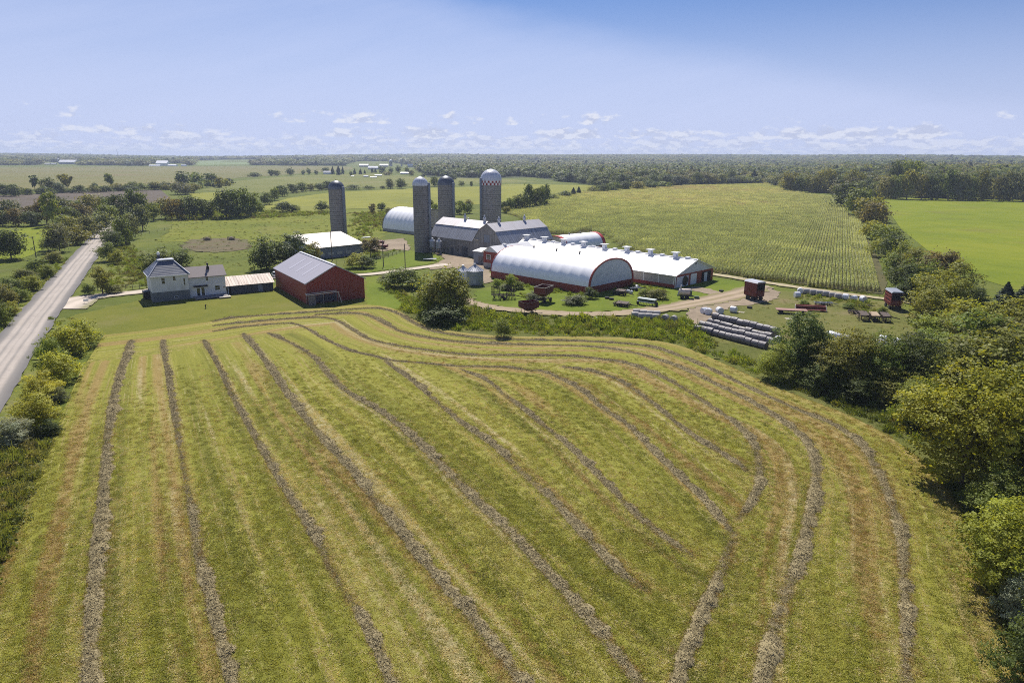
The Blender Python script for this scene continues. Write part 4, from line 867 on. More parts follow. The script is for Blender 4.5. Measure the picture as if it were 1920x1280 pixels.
# ------------------------------------------------------------------ silos
def silo(loc, r, ztop, label, dome, rings=None, chute=60, col=(.30, .275, .25), zdome=None, band=None):
    t = thing('tower_silo', label, 'silo', loc, 0, 'tower silos of the farm'); zd = zdome or ztop - r * 1.02
    MB().lathe([(r, 0), (r, zd)], 40, cap=False).build('stave_wall', stave('concrete_staves', col, r), t, True)
    prof = [(r * 1.03, zd - .25), (r * 1.03, zd)] + [(r * 1.03 * math.cos(a), zd + (ztop - zd) * math.sin(a)) for a in [R(x) for x in range(10, 90, 10)]] + [(.25, ztop), (.2, ztop + .25), (.02, ztop + .4)]
    d = MB().lathe(prof, 40).build('dome', dome, t, False)
    rb = MB()
    for k in range(20):
        a = k * math.pi / 10; pr = [(r * 1.04 * math.cos(b), zd + (ztop - zd) * math.sin(b)) for b in [R(x) for x in range(0, 90, 15)]]
        for p, q in zip(pr[:-1], pr[1:]): rb.tube((p[0] * math.cos(a), p[0] * math.sin(a), p[1]), (q[0] * math.cos(a), q[0] * math.sin(a), q[1]), .035, 4)
    rb.build('dome_rib', M_steel if dome is not M_domed else M_greyw, d)
    a = R(chute - 90); c = (math.cos(a) * (r + .35), math.sin(a) * (r + .35))
    MB().lathe([(.55, 0), (.55, zd + .3), (.4, zd + .6)], 12, (*c, .2)).build('chute', M_greyw if chute != 999 else M_paint, t, True)
    l = MB(); a2 = a + .55; ex, ey = math.cos(a2), math.sin(a2)
    for s_ in (-.22, .22): l.tube((ex * (r + .18) - ey * s_, ey * (r + .18) + ex * s_, 0), (ex * (r + .18) - ey * s_, ey * (r + .18) + ex * s_, zd + .4), .03, 4)
    for k in range(int(zd / .6)): l.tube((ex * (r + .18) - ey * .22, ey * (r + .18) + ex * .22, k * .6), (ex * (r + .18) + ey * .22, ey * (r + .18) - ex * .22, k * .6), .02, 4)
    l.build('ladder', M_steel, t)
    h = MB()
    for k in range(int((zd - 1) / 1.5)): z = .8 + 1.5 * k; h.lathe([(r + .005, z), (r + .035, z + .02), (r + .035, z + .06), (r + .005, z + .08)], 40, cap=False)
    h.build('hoop', M_steel if rings else M_domed, t)
    if band:
        for kk, m_ in ((0, M_redtrim), (1, M_paint)):
            b = MB(); n = 34
            for row in (0, 1):
                for k in range(n):
                    if (k + row) % 2 != kk: continue
                    a0, a1 = 2 * math.pi * k / n, 2 * math.pi * (k + 1) / n; z0, z1 = zd - 1.05 - row * .95, zd - .15 - row * .95
                    pts = [(rr * math.cos(q), rr * math.sin(q)) for rr, q in ((r + .045, a0), (r + .045, a1), (r + .09, a1), (r + .09, a0))]
                    b.hexa([(x, y, z0) for x, y in (pts[0], pts[3], pts[2], pts[1])][::-1], [(x, y, z1) for x, y in (pts[0], pts[3], pts[2], pts[1])][::-1])
            b.build('checker_band', m_, t)
    return t
pA, pB = (-68.6, 271.5), (-33.1, 250.2); pC, pD = (-27.4, 287.0), (-9.0, 288.0)
silo(pA, 3.05, HT(pA, 338.5), 'lone silo with a dark dome behind the low cream-roofed barn', M_domed, chute=62)
silo(pB, 2.75, HT(pB, 331.5), 'slim tall silo with a bright steel dome, nearest the camera, standing by the yard', M_dome, chute=85, col=(.255, .235, .215))
silo(pC, 3.45, HT(pC, 329.5), 'silo with a ribbed greenish-grey dome rising behind the old barn roof', M_domed, chute=55)
silo(pD, 4.25, HT(pD, 317.0), 'widest silo with a red and white checkered band below its steel dome', M_dome, chute=-62, col=(.33, .305, .28), band=True)

def hopper_bin(loc, r, h, cone, label, wall, roof, legs=False, name='grain_bin', group=None, z0=.0):
    t = thing(name, label, 'bin' if not legs else 'tank', loc, 0, group)
    b = MB(); b.lathe([(r, z0 + .1), (r, z0 + h)] if not legs else [(.2, z0 - r * .9), (r, z0), (r, z0 + h)], 28, cap=True); b.build('wall', wall, t, False)
    c = MB(); c.lathe([(r * 1.08, z0 + h - .05), (.3, z0 + h + cone), (.3, z0 + h + cone + .25), (.42, z0 + h + cone + .27), (.36, z0 + h + cone + .42), (.02, z0 + h + cone + .46)], 28); rf = c.build('roof', roof, t)
    m = MB()
    for k in range(20): a = k * math.pi / 10; m.tube((r * 1.08 * math.cos(a), r * 1.08 * math.sin(a), z0 + h), (.3 * math.cos(a), .3 * math.sin(a), z0 + h + cone + .03), .04, 4)
    m.build('roof_rib', M_steel, rf)
    if legs:
        for k in range(4): a = k * math.pi / 2 + .6; MB().tube((r * .98 * math.cos(a), r * .98 * math.sin(a), 0), (r * .98 * math.cos(a), r * .98 * math.sin(a), z0 + h * .4), .05, 6).build('leg', M_steel, t)
    else:
        MB().box(-.4, .4, -r - .06, -r + .1, .5, 1.7).build('hatch', M_steel, t)
    return t
hopper_bin(P(890.5, 533), 2.3, 3.9, 1.45, 'blue-grey round grain bin with a fluted cone roof, standing clear by the white arch barn', M_galv, M_steel)
hopper_bin(P(868.5, 528), 1.7, 3.1, 1.2, 'smaller grain bin half hidden behind the big bushy tree in the yard', M_paint, M_paint)
hopper_bin((-18.6, 291), 2.5, 7.2, 1.2, 'dark blue bin with a white cone roof beside the checkered silo', M_bluebin, M_paint)
hopper_bin((-28.9, 246.6), 1.0, 2.3, .6, 'left of the two steel feed tanks on legs beside the slim silo', M_galv, M_paint, True, 'feed_tank', 'pair of feed tanks', 2.3)
hopper_bin((-26.4, 245.4), 1.05, 2.4, .6, 'right of the two steel feed tanks on legs, nearer the old barn', M_galv, M_paint, True, 'feed_tank', 'pair of feed tanks', 2.1)

# ------------------------------------------------------------------ old gambrel barn
def gambrel(a, W, ze, zb, zr, br):                                  # profile from x=a
    return [(a, ze), (a + br, zb), (a + W / 2, zr), (a + W - br, zb), (a + W, ze)]
def old_barn():
    t = thing('gambrel_barn', 'old grey gambrel-roofed barn with a cross wing and roof ventilators', 'barn', (-30.3, 253.5), -44.5)
    L1, W, ze, zb, zr, br = 24.0, 13.0, 5.9, 9.7, 11.9, 2.9
    MB().box(0, L1, 0, W, 0, ze).build('wall', M_board, t)
    MB().prism([(y, z) for y, z in gambrel(0, W, ze, zb, zr, br)], 0, L1, 'x').build('gable', M_board2, t)
    lo, up = MB(), MB(); x0, x1 = -.4, L1 + .2
    for sgn in (0, 1):
        f = (lambda y: y) if not sgn else (lambda y: W - y)
        a, b = (x0, x1) if not sgn else (x1, x0)
        lo.slab((a, f(-.35), ze - .35), (b, f(-.35), ze - .35), (b, f(br), zb + .12), (a, f(br), zb + .12), .12)
        up.slab((a, f(br - .25), zb + .05), (b, f(br - .25), zb + .05), (b, f(W / 2), zr + .14), (a, f(W / 2), zr + .14), .12)
    lo.build('lower_roof', M_galvl, t); up.build('upper_roof', M_galvr, t)
    # cross wing, gable flush with the front
    X0, W2 = L1 - .3, 14.2; L2 = 25.0; wx = X0 + W2
    MB().box(X0, wx, -.35, L2, 0, ze).build('wing_wall', M_board2, t)
    MB().prism(gambrel(X0, W2, ze, zb, zr + .1, 3.1), -.35, L2).build('wing_gable', M_board2, t)
    lo, up = MB(), MB(); y0, y1 = -.6, L2 + .3
    for sgn in (0, 1):
        f = (lambda x: X0 + x) if not sgn else (lambda x: wx - x); a, b = (y1, y0) if not sgn else (y0, y1)
        lo.slab((f(-.3), a, ze - .3), (f(-.3), b, ze - .3), (f(3.1), b, zb + .12), (f(3.1), a, zb + .12), .12)
        up.slab((f(2.85), a, zb + .05), (f(2.85), b, zb + .05), (f(W2 / 2), b, zr + .26), (f(W2 / 2), a, zr + .26), .12)
    lo.build('wing_lower_roof', M_galvl2, t); up.build('wing_upper_roof', M_galvr2, t)
    d = MB().box(X0 + 5.6, X0 + 8.3, -.42, -.33, 5.7, 8.3).build('loft_door', M_greyw, t)
    MB().box(X0 + 1.0, X0 + 3.2, -.9, -.3, 6.3, 6.55).build('hay_track', M_plank, t)
    for x, y in ((12.0, W / 2), (22.2, W / 2), (X0 + W2 / 2, 5.2), (X0 + W2 / 2, 17.8)):
        z = zr + .1 + (.14 if x > 23 else 0)
        v = MB().lathe([(.42, z - .25), (.42, z + .75), (.62, z + .8), (.62, z + .95), (.25, z + 1.35), (.05, z + 1.45)], 14, (x, y, 0)).build('ventilator', M_steel, t); MB().lathe([(.28, z + 1.45), (.34, z + 1.6), (.18, z + 1.95), (.02, z + 2.05)], 12, (x, y, 0)).build('finial', M_steel, v)
    for x0_, x1_, z1 in ((3.5, 5.2, 2.2), (7.0, 8.0, 1.7), (11.5, 12.8, 2.2), (17.5, 20.5, 3.2)): MB().box(x0_, x1_, -.09, .02, .1, z1).build('door', M_dkwall, t)
    for x in (1.6, 9.6, 14.6): add_window(t, x, x + .8, 1.2, 2.1, 0, M_wood)
old_barn()
o = thing('lean_to_shed', 'small grey sheet-metal shed with a white roof at the corner of the old barn', 'shed', (*P(888, 493.5), 0), -40)
MB().box(0, 5.4, 0, 4, 0, 4.0).build('wall', M_greyw, o); MB().slab((-.2, -.3, 4.1), (5.6, -.3, 4.1), (5.6, 4.1, 4.8), (-.2, 4.1, 4.8), .12).build('roof', M_roofw, o); MB().prism([(0, 4), (4, 4), (4, 4.65)], 0, 5.4, 'x').build('gable', M_greyw, o)
MB().box(2.0, 4.4, -.06, .02, .2, 2.6).build('door', M_board, o)
def milkhouse():
    t = thing('milkhouse', 'red milkhouse with a grey-white gable and one small window beside the arch barn', 'shed', (-9.2, 215.9), -43)
    MB().box(0, 6.7, 0, 17, 0, 1.5).build('foundation', M_conc, t)
    MB().box(0, 6.7, 0, 17, 1.5, 5.0).build('wall', M_redm, t)
    MB().prism([(0, 5.0), (6.7, 5.0), (3.35, 6.75)], -.03, 17).build('gable', M_gable, t)
    gable_roof(0, 6.7, 0, 17, 5.05, 6.85, .4, .14, 'y').build('roof', M_roofw, t)
    add_window(t, 1.4, 3.2, 2.7, 4.0); MB().box(4.9, 5.8, -.06, .02, 1.5, 3.7).build('door', M_redtrim, t)
    MB().box(2.9, 4.1, 5.5, 6.4, 6.55, 7.2).build('roof_vent', M_paint, t)
milkhouse()

# ------------------------------------------------------------------ fabric arch barns
def arch_pts(W, zb, zt, n=20, c=0.0):
    return [(W / 2 - W / 2 * math.copysign(abs(math.cos(a)) ** .92, math.cos(a)), zb + (zt - zb) * math.sin(a) ** .95) for a in [math.pi * k / n for k in range(n + 1)]]
def arch_barn(label, loc, rot, L, W, zb, zt, trim, knee, bays, vents=(), open_end=False, name='arch_barn', tw=.14):
    """arch along local x; the near long side lies on y=0"""
    t = thing(name, label, 'barn', loc, rot, 'fabric arch barns'); pr = arch_pts(W, zb, zt)
    MB().box(0, L, -.02, .25, 0, zb).build('knee_wall', knee, t); MB().box(0, L, W - .25, W + .02, 0, zb).build('knee_wall', knee, t)
    for x in ((0, L) if not open_end else (0,)): MB().box(x - .02 if x == 0 else x - .2, x + .2 if x == 0 else x + .02, .25, W - .25, 0, zb).build('end_wall', knee, t)
    # skin, sagging a little between its hoops
    V, F = [], []; nx = bays * 8; k = len(pr)
    for i in range(nx + 1):
        u = i / nx * bays; s = .09 * math.sin(math.pi * (u % 1)) ** .8 if 0 < i < nx else 0
        for j, (y, z) in enumerate(pr):
            q = 1 - s / max(W / 2, 1); V.append((L * i / nx, W / 2 + (y - W / 2) * q, zb + (z - zb) * q + .02))
    F = [(i * k + j, i * k + j + 1, (i + 1) * k + j + 1, (i + 1) * k + j) for i in range(nx) for j in range(k - 1)]
    me = fast_mesh('fabric_skin', np.array(V), np.array(F)[:, ::-1], M_fabric, True); sk = bpy.data.objects.new('fabric_skin', me); C.objects.link(sk); sk.parent = t
    g = [(y, z) for y, z in pr]
    for x, nm in ((0.05, 'gable'), (L - .05, 'gable')):
        if open_end and x > 1: continue
        MB().prism([(W / 2 + (y - W / 2) * .985, zb + (z - zb) * .985) for y, z in g], x - .04, x + .04, 'x').build(nm, M_gable, t)
    for x in (0, L):
        m = MB()
        for p, q in zip(pr[:-1], pr[1:]):
            def s_(pp, f): return (W / 2 + (pp[0] - W / 2) * f, zb + (pp[1] - zb) * f)
            a, b, c, d = s_(p, 1.012), s_(q, 1.012), s_(q, .95), s_(p, .95)
            m.hexa([(x - tw, *v) for v in (a, b, c, d)], [(x + tw, *v) for v in (a, b, c, d)])
        m.build('end_trim', trim, t)
    for f in vents:
        v = MB().lathe([(.16, zt - .2), (.16, zt + .35), (.36, zt + .38), (.36, zt + .62), (.1, zt + .75)], 10, (L * f, W / 2, 0)).build('roof_vent', M_black, t)
    return t
arch_barn('big white fabric arch barn with red knee walls in the middle of the farmyard', (-6.2, 196.3), -44.5, 36.0, 19.3, 1.95, 8.4, M_redtrim, M_redm, 10, (.22, .46, .69))
o = MB().box(-.08, .08, -.08, .08, 0, 2.0).build('corner_post', M_paint, None); o.location = (35.98, -.12, 0)
o.parent = [q for q in C.objects if q.name == 'arch_barn'][0]
_p = P(717.6, 432.5)
arch_barn('plain white fabric arch barn behind the slim silo, its dark end half open', (_p[0], _p[1]), -43, 24.0, 21.0, 1.2, 10.6, M_wood, M_conc, 8, (), True)
arch_barn('small white arch barn with bright red end hoops behind the long white barn', (20.0, 251.0), 42, 21.0, 11.0, 1.0, 5.6, surf('bright_red_trim', (.45, .035, .03), .5, .08), M_redm, 5, (.33, .62), tw=.75)

def long_barn():
    t = thing('free_stall_barn', 'long low white-roofed barn with rows of ridge vents and red end wall', 'barn', (43.6, 180.6), 44.5)
    W, L, ze, zr = 19.6, 73.0, 3.55, 6.75
    MB().box(0, W, 0, .15, 0, ze).build('end_wall', M_redm, t)
    MB().prism([(-.5, ze - .1), (W + .5, ze - .1), (W / 2, zr)], -.06, .1).build('gable', M_gable, t)
    MB().box(0, .2, .15, L, 0, .9).build('side_wall', M_redm2, t); MB().box(.04, .16, .15, L, .9, ze).build('side_curtain', M_curtain, t)
    [MB().box(-.05, .03, y, y + .2, .9, ze).build('curtain_post', M_paint, t) for y in np.arange(.3, L, 4.9)]
    MB().box(W - .2, W, .15, L, 0, ze).build('side_wall', M_redm2, t); MB().box(0, W, L - .15, L, 0, ze).build('end_wall', M_redm, t); MB().prism([(0, ze), (W, ze), (W / 2, zr)], L - .15, L).build('gable', M_gable, t)
    r = gable_roof(0, W, 0, L, ze + .12, zr + .15, .6, .16, 'y').build('roof', M_roofw, t)
    MB().box(W / 2 - .5, W / 2 + .5, -.4, L + .4, zr + .02, zr + .2).build('ridge_cap', M_roofw, r)
    for k in range(8):                                              # tall fan chimneys and low caps take turns
        y = 6.6 + k * 8.4
        v = MB(); v.box(W / 2 - .55, W / 2 + .55, y - .55, y + .55, zr, zr + 1.1); o = v.build('vent_chimney', M_gable, t); MB().box(W / 2 - 1.0, W / 2 + 1.0, y - 1.0, y + 1.0, zr + 1.3, zr + 1.45).build('vent_cap', M_paint, o)
        s = MB(); [s.box(W / 2 + a, W / 2 + a + .08, y + b, y + b + .08, zr + 1.1, zr + 1.3) for a in (-.5, .42) for b in (-.5, .42)]; s.build('vent_stay', M_steel, o)
        if k < 8: MB().box(W / 2 - .45, W / 2 + .45, y - 4.6, y - 3.4, zr + .2, zr + .55).build('ridge_vent', M_paint, t)
    MB().box(.6, 6.4, -.12, -.02, 0, 2.9).build('doorway', M_gable, t); f = MB().lathe([(1.35, 0), (1.35, .06)], 20, cap=True).build('fan', M_black, t)
    f.rotation_euler = (R(90), 0, 0); f.location = (4.7, -.15, 1.55)
    MB().box(7.6, 10.6, -.12, -.02, 0, 3.0).build('sliding_door', M_paint, t); MB().box(13.4, 18.2, -.12, -.02, 0, 2.9).build('doorway', M_shadow, t)  # last doorway: flat near-black panel standing in for the shade inside
    MB().box(14.6, 16.2, -.16, -.11, 0, 2.7).build('door', M_gable, t)
    f = MB().lathe([(.3, 0), (.3, .05)], 12).build('gable_light', M_black, t); f.rotation_euler = (R(90), 0, 0); f.location = (W / 2, -.07, 5.7)
    MB().box(-.12, .1, -.14, .0, 0, ze).build('corner_trim', M_paint, t)
long_barn()
# ------------------------------------------------------------------ machinery, bales, poles
M_rust = surf('rusty_red_paint', (.15, .032, .022), .65, .2, 1.5, dirt=(.10, .055, .035), dirt_amt=.6)
M_redmach = surf('faded_red_paint', (.28, .05, .04), .55, .15, 1.5, dirt=(.17, .07, .05), dirt_amt=.5)
M_iron = surf('rusted_iron', (.075, .055, .045), .8, .3, 3, dirt=(.14, .075, .04), dirt_amt=.6)
M_tan = surf('tan_sheet', (.34, .25, .16), .7, .2, dirt=(.16, .09, .05), dirt_amt=.6)
M_tyre = surf('tyre_rubber', (.022, .022, .022), .9, .15)
M_rim = surf('wheel_rim', (.45, .42, .35), .6, .15, dirt=(.2, .12, .08), dirt_amt=.5)
M_green = surf('green_paint', (.035, .075, .045), .45, .12, dirt=(.10, .10, .08), dirt_amt=.4)
M_lid = surf('pale_green_lid', (.50, .55, .50), .5, .08)
M_tank = surf('rust_stained_tank', (.58, .50, .43), .5, .12, 1.5, dirt=(.33, .17, .10), dirt_amt=.6)
M_wrapg = surf('grey_bale_wrap', (.135, .122, .132), .5, .25, 1.2, bump=.4, bscale=6, stretch=(1, 1, 1), dirt=(.16, .15, .15), dirt_amt=.7)
M_wrapw = surf('white_bale_wrap', (.66, .67, .71), .35, .05, 1.2, bump=.3, bscale=5)
M_wrapt = surf('weathered_bale_wrap', (.33, .31, .295), .5, .14, 1.4, bump=.4, bscale=6, dirt=(.30, .28, .25), dirt_amt=.5)
M_straw = surf('straw_bale', (.27, .22, .15), .95, .25, 3, bump=1, bscale=14)
M_timber = surf('pole_timber', (.12, .10, .085), .9, .2, 2, stretch=(1, 1, .2))
M_car = surf('white_car_paint', (.72, .73, .75), .25, .02)
M_blackwrap = surf('black_plastic', (.02, .02, .024), .35, .1)

def add_wheel(par, c, r, w, axis='y'):
    o = MB().wheel(c, r, w, axis).build('wheel', M_tyre, par)
    m = MB().wheel(c, r * .56, w * .85, axis); m.build('rim', M_rim, o); return o
def gravity_wagon(loc, rot, label, s=1.0):
    t = thing('grain_wagon', label, 'wagon', loc, rot, 'rust red hopper wagons'); t.scale = (s, s, s)
    z0, z1, z2 = 1.25, 2.15, 3.45; bx, by, tx, ty = .55, .45, 2.0, 1.35
    def ring(x, y, z): return [(-x, -y, z), (x, -y, z), (x, y, z), (-x, y, z)]
    a, b, c = ring(bx, by, z0), ring(tx, ty, z1), ring(tx, ty, z2); m = MB()
    for k in range(4):
        j = (k + 1) % 4
        m.face(a[k], a[j], b[j], b[k]); m.face(b[k], b[j], c[j], c[k])
        i0, i1 = [Vector(p) * .97 for p in (b[k], b[j])], [Vector((p[0] * .97, p[1] * .97, p[2])) for p in (c[k], c[j])]
        m.face(tuple(i0[1]), tuple(i0[0]), tuple(i1[0]), tuple(i1[1]))
        ai = [(p[0] * .9, p[1] * .9, p[2] + .06) for p in (a[k], a[j])]; m.face(ai[1], ai[0], tuple(i0[0]), tuple(i0[1]))
    m.face(*[(p[0] * .9, p[1] * .9, p[2] + .06) for p in a]); m.face(*a[::-1]); h = m.build('hopper', M_rust, t)
    r = MB()
    for k in range(4): r.tube(c[k], c[(k + 1) % 4], .07, 6)
    r.build('rim_rail', M_rim if s > 1 else M_iron, h)
    rb = MB()
    for x in (-1.3, -.45, .45, 1.3):
        for y in (-1.36, 1.36): rb.box(x - .05, x + .05, min(y, y * 1.04), max(y, y * 1.04), z1, z2)
    rb.build('side_rib', M_rust, h)
    f = MB(); f.box(-1.7, 1.7, -.5, -.38, .62, .78); f.box(-1.7, 1.7, .38, .5, .62, .78); f.box(-1.5, -1.35, -.95, .95, .5, .64); f.box(1.35, 1.5, -.95, .95, .5, .64)
    for x in (-1.4, 1.4):
        for y in (-.44, .44): f.tube((x, y, .78), (x * 1.2, y * 2.2, z1 + .05), .05, 5)
    f.build('chassis', M_iron, t)
    for x in (-1.42, 1.42):
        for y in (-.98, .98): add_wheel(t, (x, y, .45), .45, .26)
    d = MB(); d.tube((1.6, 0, .6), (3.6, .1, .35), .06, 6); d.tube((3.6, .1, .35), (3.75, .1, .35), .1, 6); d.build('drawbar', M_rim, t)
    return t
gravity_wagon(P(991, 592), 28, 'rust red hopper wagon standing at the edge of the dirt track', .95)
gravity_wagon(P(1019, 566), 60, 'bigger rust red hopper wagon close against the arch barn wall, its top rim shining', 1.12)

def forage_wagon(loc, rot, label, wall, roofm, L=4.6, W=2.3, Ht=3.5, slats=False, s=1.25):
    t = thing('forage_wagon', label, 'wagon', loc, rot, 'high red forage wagons'); t.scale = (s, s, s)
    b = MB(); b.box(-W / 2, W / 2, -.02, L, .95, Ht) if not slats else b.box(-W / 2 + .06, W / 2 - .06, .06, L - .02, .95, Ht); b.build('box', wall, t)
    MB().prism([(-W / 2 - .1, Ht), (W / 2 + .1, Ht), (W / 2 - .2, Ht + .3), (-W / 2 + .2, Ht + .3)], -.15, L + .1).build('roof', roofm, t)
    r = MB()
    for y in np.linspace(.1, L - .15, 6):
        for x in (-W / 2 - .05, W / 2): r.box(x, x + .05, y - .06, y + .06, 1.0, Ht)
    for z in (1.6, 2.3, 3.0):
        for x in (-W / 2 - .045, W / 2): r.box(x, x + .045, 0, L, z - .05, z + .05)
    r.build('side_rib', M_redmach if slats else wall, t)
    fm = MB(); fm.box(-W / 2 + .1, W / 2 - .1, -.14, -.03, 1.0, 2.0); fm.build('tailgate', M_rust, t); MB().box(-W / 2 + .15, W / 2 - .15, -.10, -.03, 2.2, Ht - .15).build('front_opening_shade', M_shadow, t)  # opening is a flat panel, its inner shade painted near-black
    c = MB(); c.box(-.6, -.45, 0, L, .7, .95); c.box(.45, .6, 0, L, .7, .95); c.box(-1, 1, .7, .85, .42, .6); c.box(-1, 1, L - 1.2, L - 1.05, .42, .6); c.build('chassis', M_iron, t)
    for x in (-1.0, 1.0):
        for y in (.78, L - 1.12): add_wheel(t, (x, y, .48), .48, .28, 'x')
    d = MB(); d.tube((0, -.1, .7), (0, -1.9, .4), .06, 6); d.build('drawbar', M_iron, t); return t
forage_wagon(P(1424, 565), 25, 'dull red forage wagon with a pale roof parked on the dirt lane by the corn', M_rust, M_steel, 3.3, 2.1, 3.6)
forage_wagon(P(1679, 582), -13, 'dark red forage wagon with ribbed sides under the hedge at the end of the lane', M_rust, M_greyw, 4.6, 2.3, 3.6, True, 1.12)

def flat_rack():
    t = thing('flat_hay_wagon', 'flat wooden hay wagon half hidden behind the big dark bush', 'wagon', P(1484, 588), -12)
    MB().box(-3.4, 3.2, -1.1, 1.1, .9, 1.0).build('deck', surf('faded_red_deck', (.30, .17, .14), .85, .2, 2), t)
    c = MB(); c.box(-3, 3, -.5, -.38, .62, .9); c.box(-3, 3, .38, .5, .62, .9); c.build('chassis', M_iron, t)
    for x in (-2.3, 2.1):
        for y in (-.9, .9): add_wheel(t, (x, y, .42), .42, .24)
    MB().tube((3.1, 0, .7), (4.9, .1, .4), .06, 6).build('drawbar', M_iron, t)
flat_rack()
def header():
    t = thing('harvester_header', 'long red crop header lying in the yard beside the flat wagon', 'implement', P(1519, 583), -12)
    MB().box(-3.3, 3.3, .3, .5, .5, 1.35).build('back_panel', M_redmach, t)
    MB().slab((-3.3, -.9, .45), (3.3, -.9, .45), (3.3, .3, .95), (-3.3, .3, .95), .08).build('table', M_redmach, t)
    a = MB(); a.tube((-3.2, -.1, 1.0), (3.2, -.1, 1.0), .22, 12); a.build('auger', M_rust, t)
    for x in (-3.35, 3.25): MB().prism([(-1.3, .3), (.5, .35), (.5, 1.4), (-.3, 1.3)], x, x + .1, 'x').build('end_divider', M_rim, t)
    c = MB(); c.box(-2.4, -2.2, -.2, .2, 0, .5); c.box(2.2, 2.4, -.2, .2, 0, .5); c.build('stand', M_iron, t); add_wheel(t, (2.7, .7, .4), .4, .22)
header()
def seeder():
    t = thing('seed_drill', 'small green seed drill with a pale lid on the lawn, hitched to nothing', 'implement', P(1213, 573), -38)
    MB().prism([(-.62, 1.6), (-.3, .75), (.35, .75), (.62, 1.6)], -2.2, 2.2, 'x').build('hopper', M_green, t)
    MB().prism([(-.68, 1.6), (.68, 1.6), (.5, 1.78), (-.5, 1.78)], -2.3, 2.3, 'x').build('lid', M_lid, t)
    MB().box(-2.2, 2.2, -.9, -.66, .95, 1.08).build('footboard', M_paint, t)
    for x in (-2.45, 2.45): add_wheel(t, (x, .05, .6), .6, .2, 'x')
    d = MB()
    for x in np.linspace(-2, 2, 11): d.tube((x, -.1, .75), (x, -.5, .12), .04, 5)
    d.build('coulter', M_iron, t)
    b = MB(); b.tube((-.9, .5, .7), (0, 2.6, .45), .05, 6); b.tube((.9, .5, .7), (0, 2.6, .45), .05, 6); b.build('drawbar', M_rim, t)
seeder()
def spreader():
    t = thing('slurry_tanker', 'rust-stained tank on a green trailer with a raised chute near the long barn', 'implement', P(1283, 560), -14)
    m = MB(); m.lathe([(.2, 0), (.75, .08), (.82, .3), (.82, 2.7), (.75, 2.92), (.2, 3.0)], 20); o = m.build('tank', M_tank, t, True); o.rotation_euler = (0, R(90), 0); o.location = (-1.4, 0, 1.75)
    MB().box(1.3, 1.75, -.8, .8, .7, 2.2).build('pump_housing', M_green, t)
    c = MB(); c.box(-1.8, 2.2, -.5, -.38, .7, .88); c.box(-1.8, 2.2, .38, .5, .7, .88); c.tube((2.2, 0, .75), (3.7, -.1, .4), .07, 6); c.build('chassis', M_green, t)
    a = MB(); a.slab((-1.5, -.3, .9), (-1.5, .3, .9), (-1.0, .3, 3.3), (-1.0, -.3, 3.3), .12); a.tube((-1.6, 0, 1), (-.9, 0, 3.5), .16, 8); o = a.build('chute', M_steel, t)
    for x in (-.5, .6):
        for y in (-.85, .85): add_wheel(t, (x, y, .52), .52, .32)
    MB().box(2.4, 3.5, -.5, .4, .25, .8).build('gearbox', M_green, t)
spreader()
def implement(name, label, px, rot, L, W, h, tines, discs=0, mat=None, plates=0, seed=1, cat='implement', s=1.0):
    """tillage tool: beams, cross bars, curved tines or discs"""
    rnd = random.Random(seed); t = thing(name, label, cat, P(*px), rot); t.scale = (s, s, s); mat = mat or M_iron; f = MB()
    for y in (-W / 2, 0, W / 2): f.box(-L / 2, L / 2, y - .06, y + .06, h, h + .12)
    for x in (-L / 2, -L / 6, L / 6, L / 2): f.box(x - .05, x + .05, -W / 2, W / 2, h + .12, h + .2)
    f.tube((L / 2, -.3, h), (L / 2 + 1.6, 0, .4), .06, 5); f.tube((L / 2, .3, h), (L / 2 + 1.6, 0, .4), .06, 5); f.build('frame', mat, t)
    m = MB()
    for k in range(tines):
        x, y = rnd.uniform(-L / 2, L / 2), rnd.choice((-W / 2, 0, W / 2)); m.tube((x, y, h), (x + .12, y - .28, h * .5), .03, 4); m.tube((x + .12, y - .28, h * .5), (x, y + .05, .03), .03, 4); m.tube((x, y, h + .1), (x, y + rnd.uniform(-.1, .1), h + rnd.uniform(.2, .75)), .025, 4)
    if tines: m.build('tines', M_iron, t)
    if discs:
        for k in range(discs):
            for y in (-W * .3, W * .3): MB().wheel((-L / 2 + L * (k + .5) / discs, y, .3), .3, .05, 'x', 14).build('disc', M_iron, t)
        for y in (-W * .3, W * .3): MB().tube((-L / 2, y, .3), (L / 2, y, .3), .04, 6).build('disc_axle', M_iron, t)
    for k in range(plates):
        x = -L / 2 + L * (k + .2) / plates; MB().slab((x, -W / 2 - .2, h + .25), (x + L / plates * .75, -W / 2 - .2, h + .3), (x + L / plates * .75, W / 4, h + .5), (x, W / 4, h + .5), .08).build('cover_plate', M_tan if k % 2 else M_iron, t)
    for y in (-W / 2 - .1, W / 2 + .1): add_wheel(t, (0, y, .36), .36, .2)
    return t
implement('cultivator', 'tangled old cultivator with upright folded wings of tines left of the hopper wagons', (944, 561), 10, 4.2, 2.2, .8, 46, seed=4, s=1.25)
def wings():
    p = [o for o in C.objects if o.name == 'cultivator'][0]; rnd = random.Random(5)
    for sx in (-1, 1):
        m = MB(); x0 = sx * 1.5
        for z in (1.0, 1.5, 2.0, 2.5): m.tube((x0 - .9, .2, z), (x0 + .9, .3, z + .05), .05, 5)
        for k in range(9): x = x0 - .85 + k * .21; m.tube((x, .2, .8), (x + rnd.uniform(-.1, .1), .35, 2.6 + rnd.uniform(-.3, .2)), .04, 5); m.tube((x, .2, 1.2 + k % 3 * .4), (x + .1, -.35, 1.0 + k % 3 * .4), .035, 4)
        m.build('folded_wing', M_iron, p)
wings()
implement('harrow', 'low rusty harrow on the lawn left of the seed drill', (1166, 574), -30, 3.0, 1.5, .45, 16, 6, seed=7, plates=1, s=1.25)
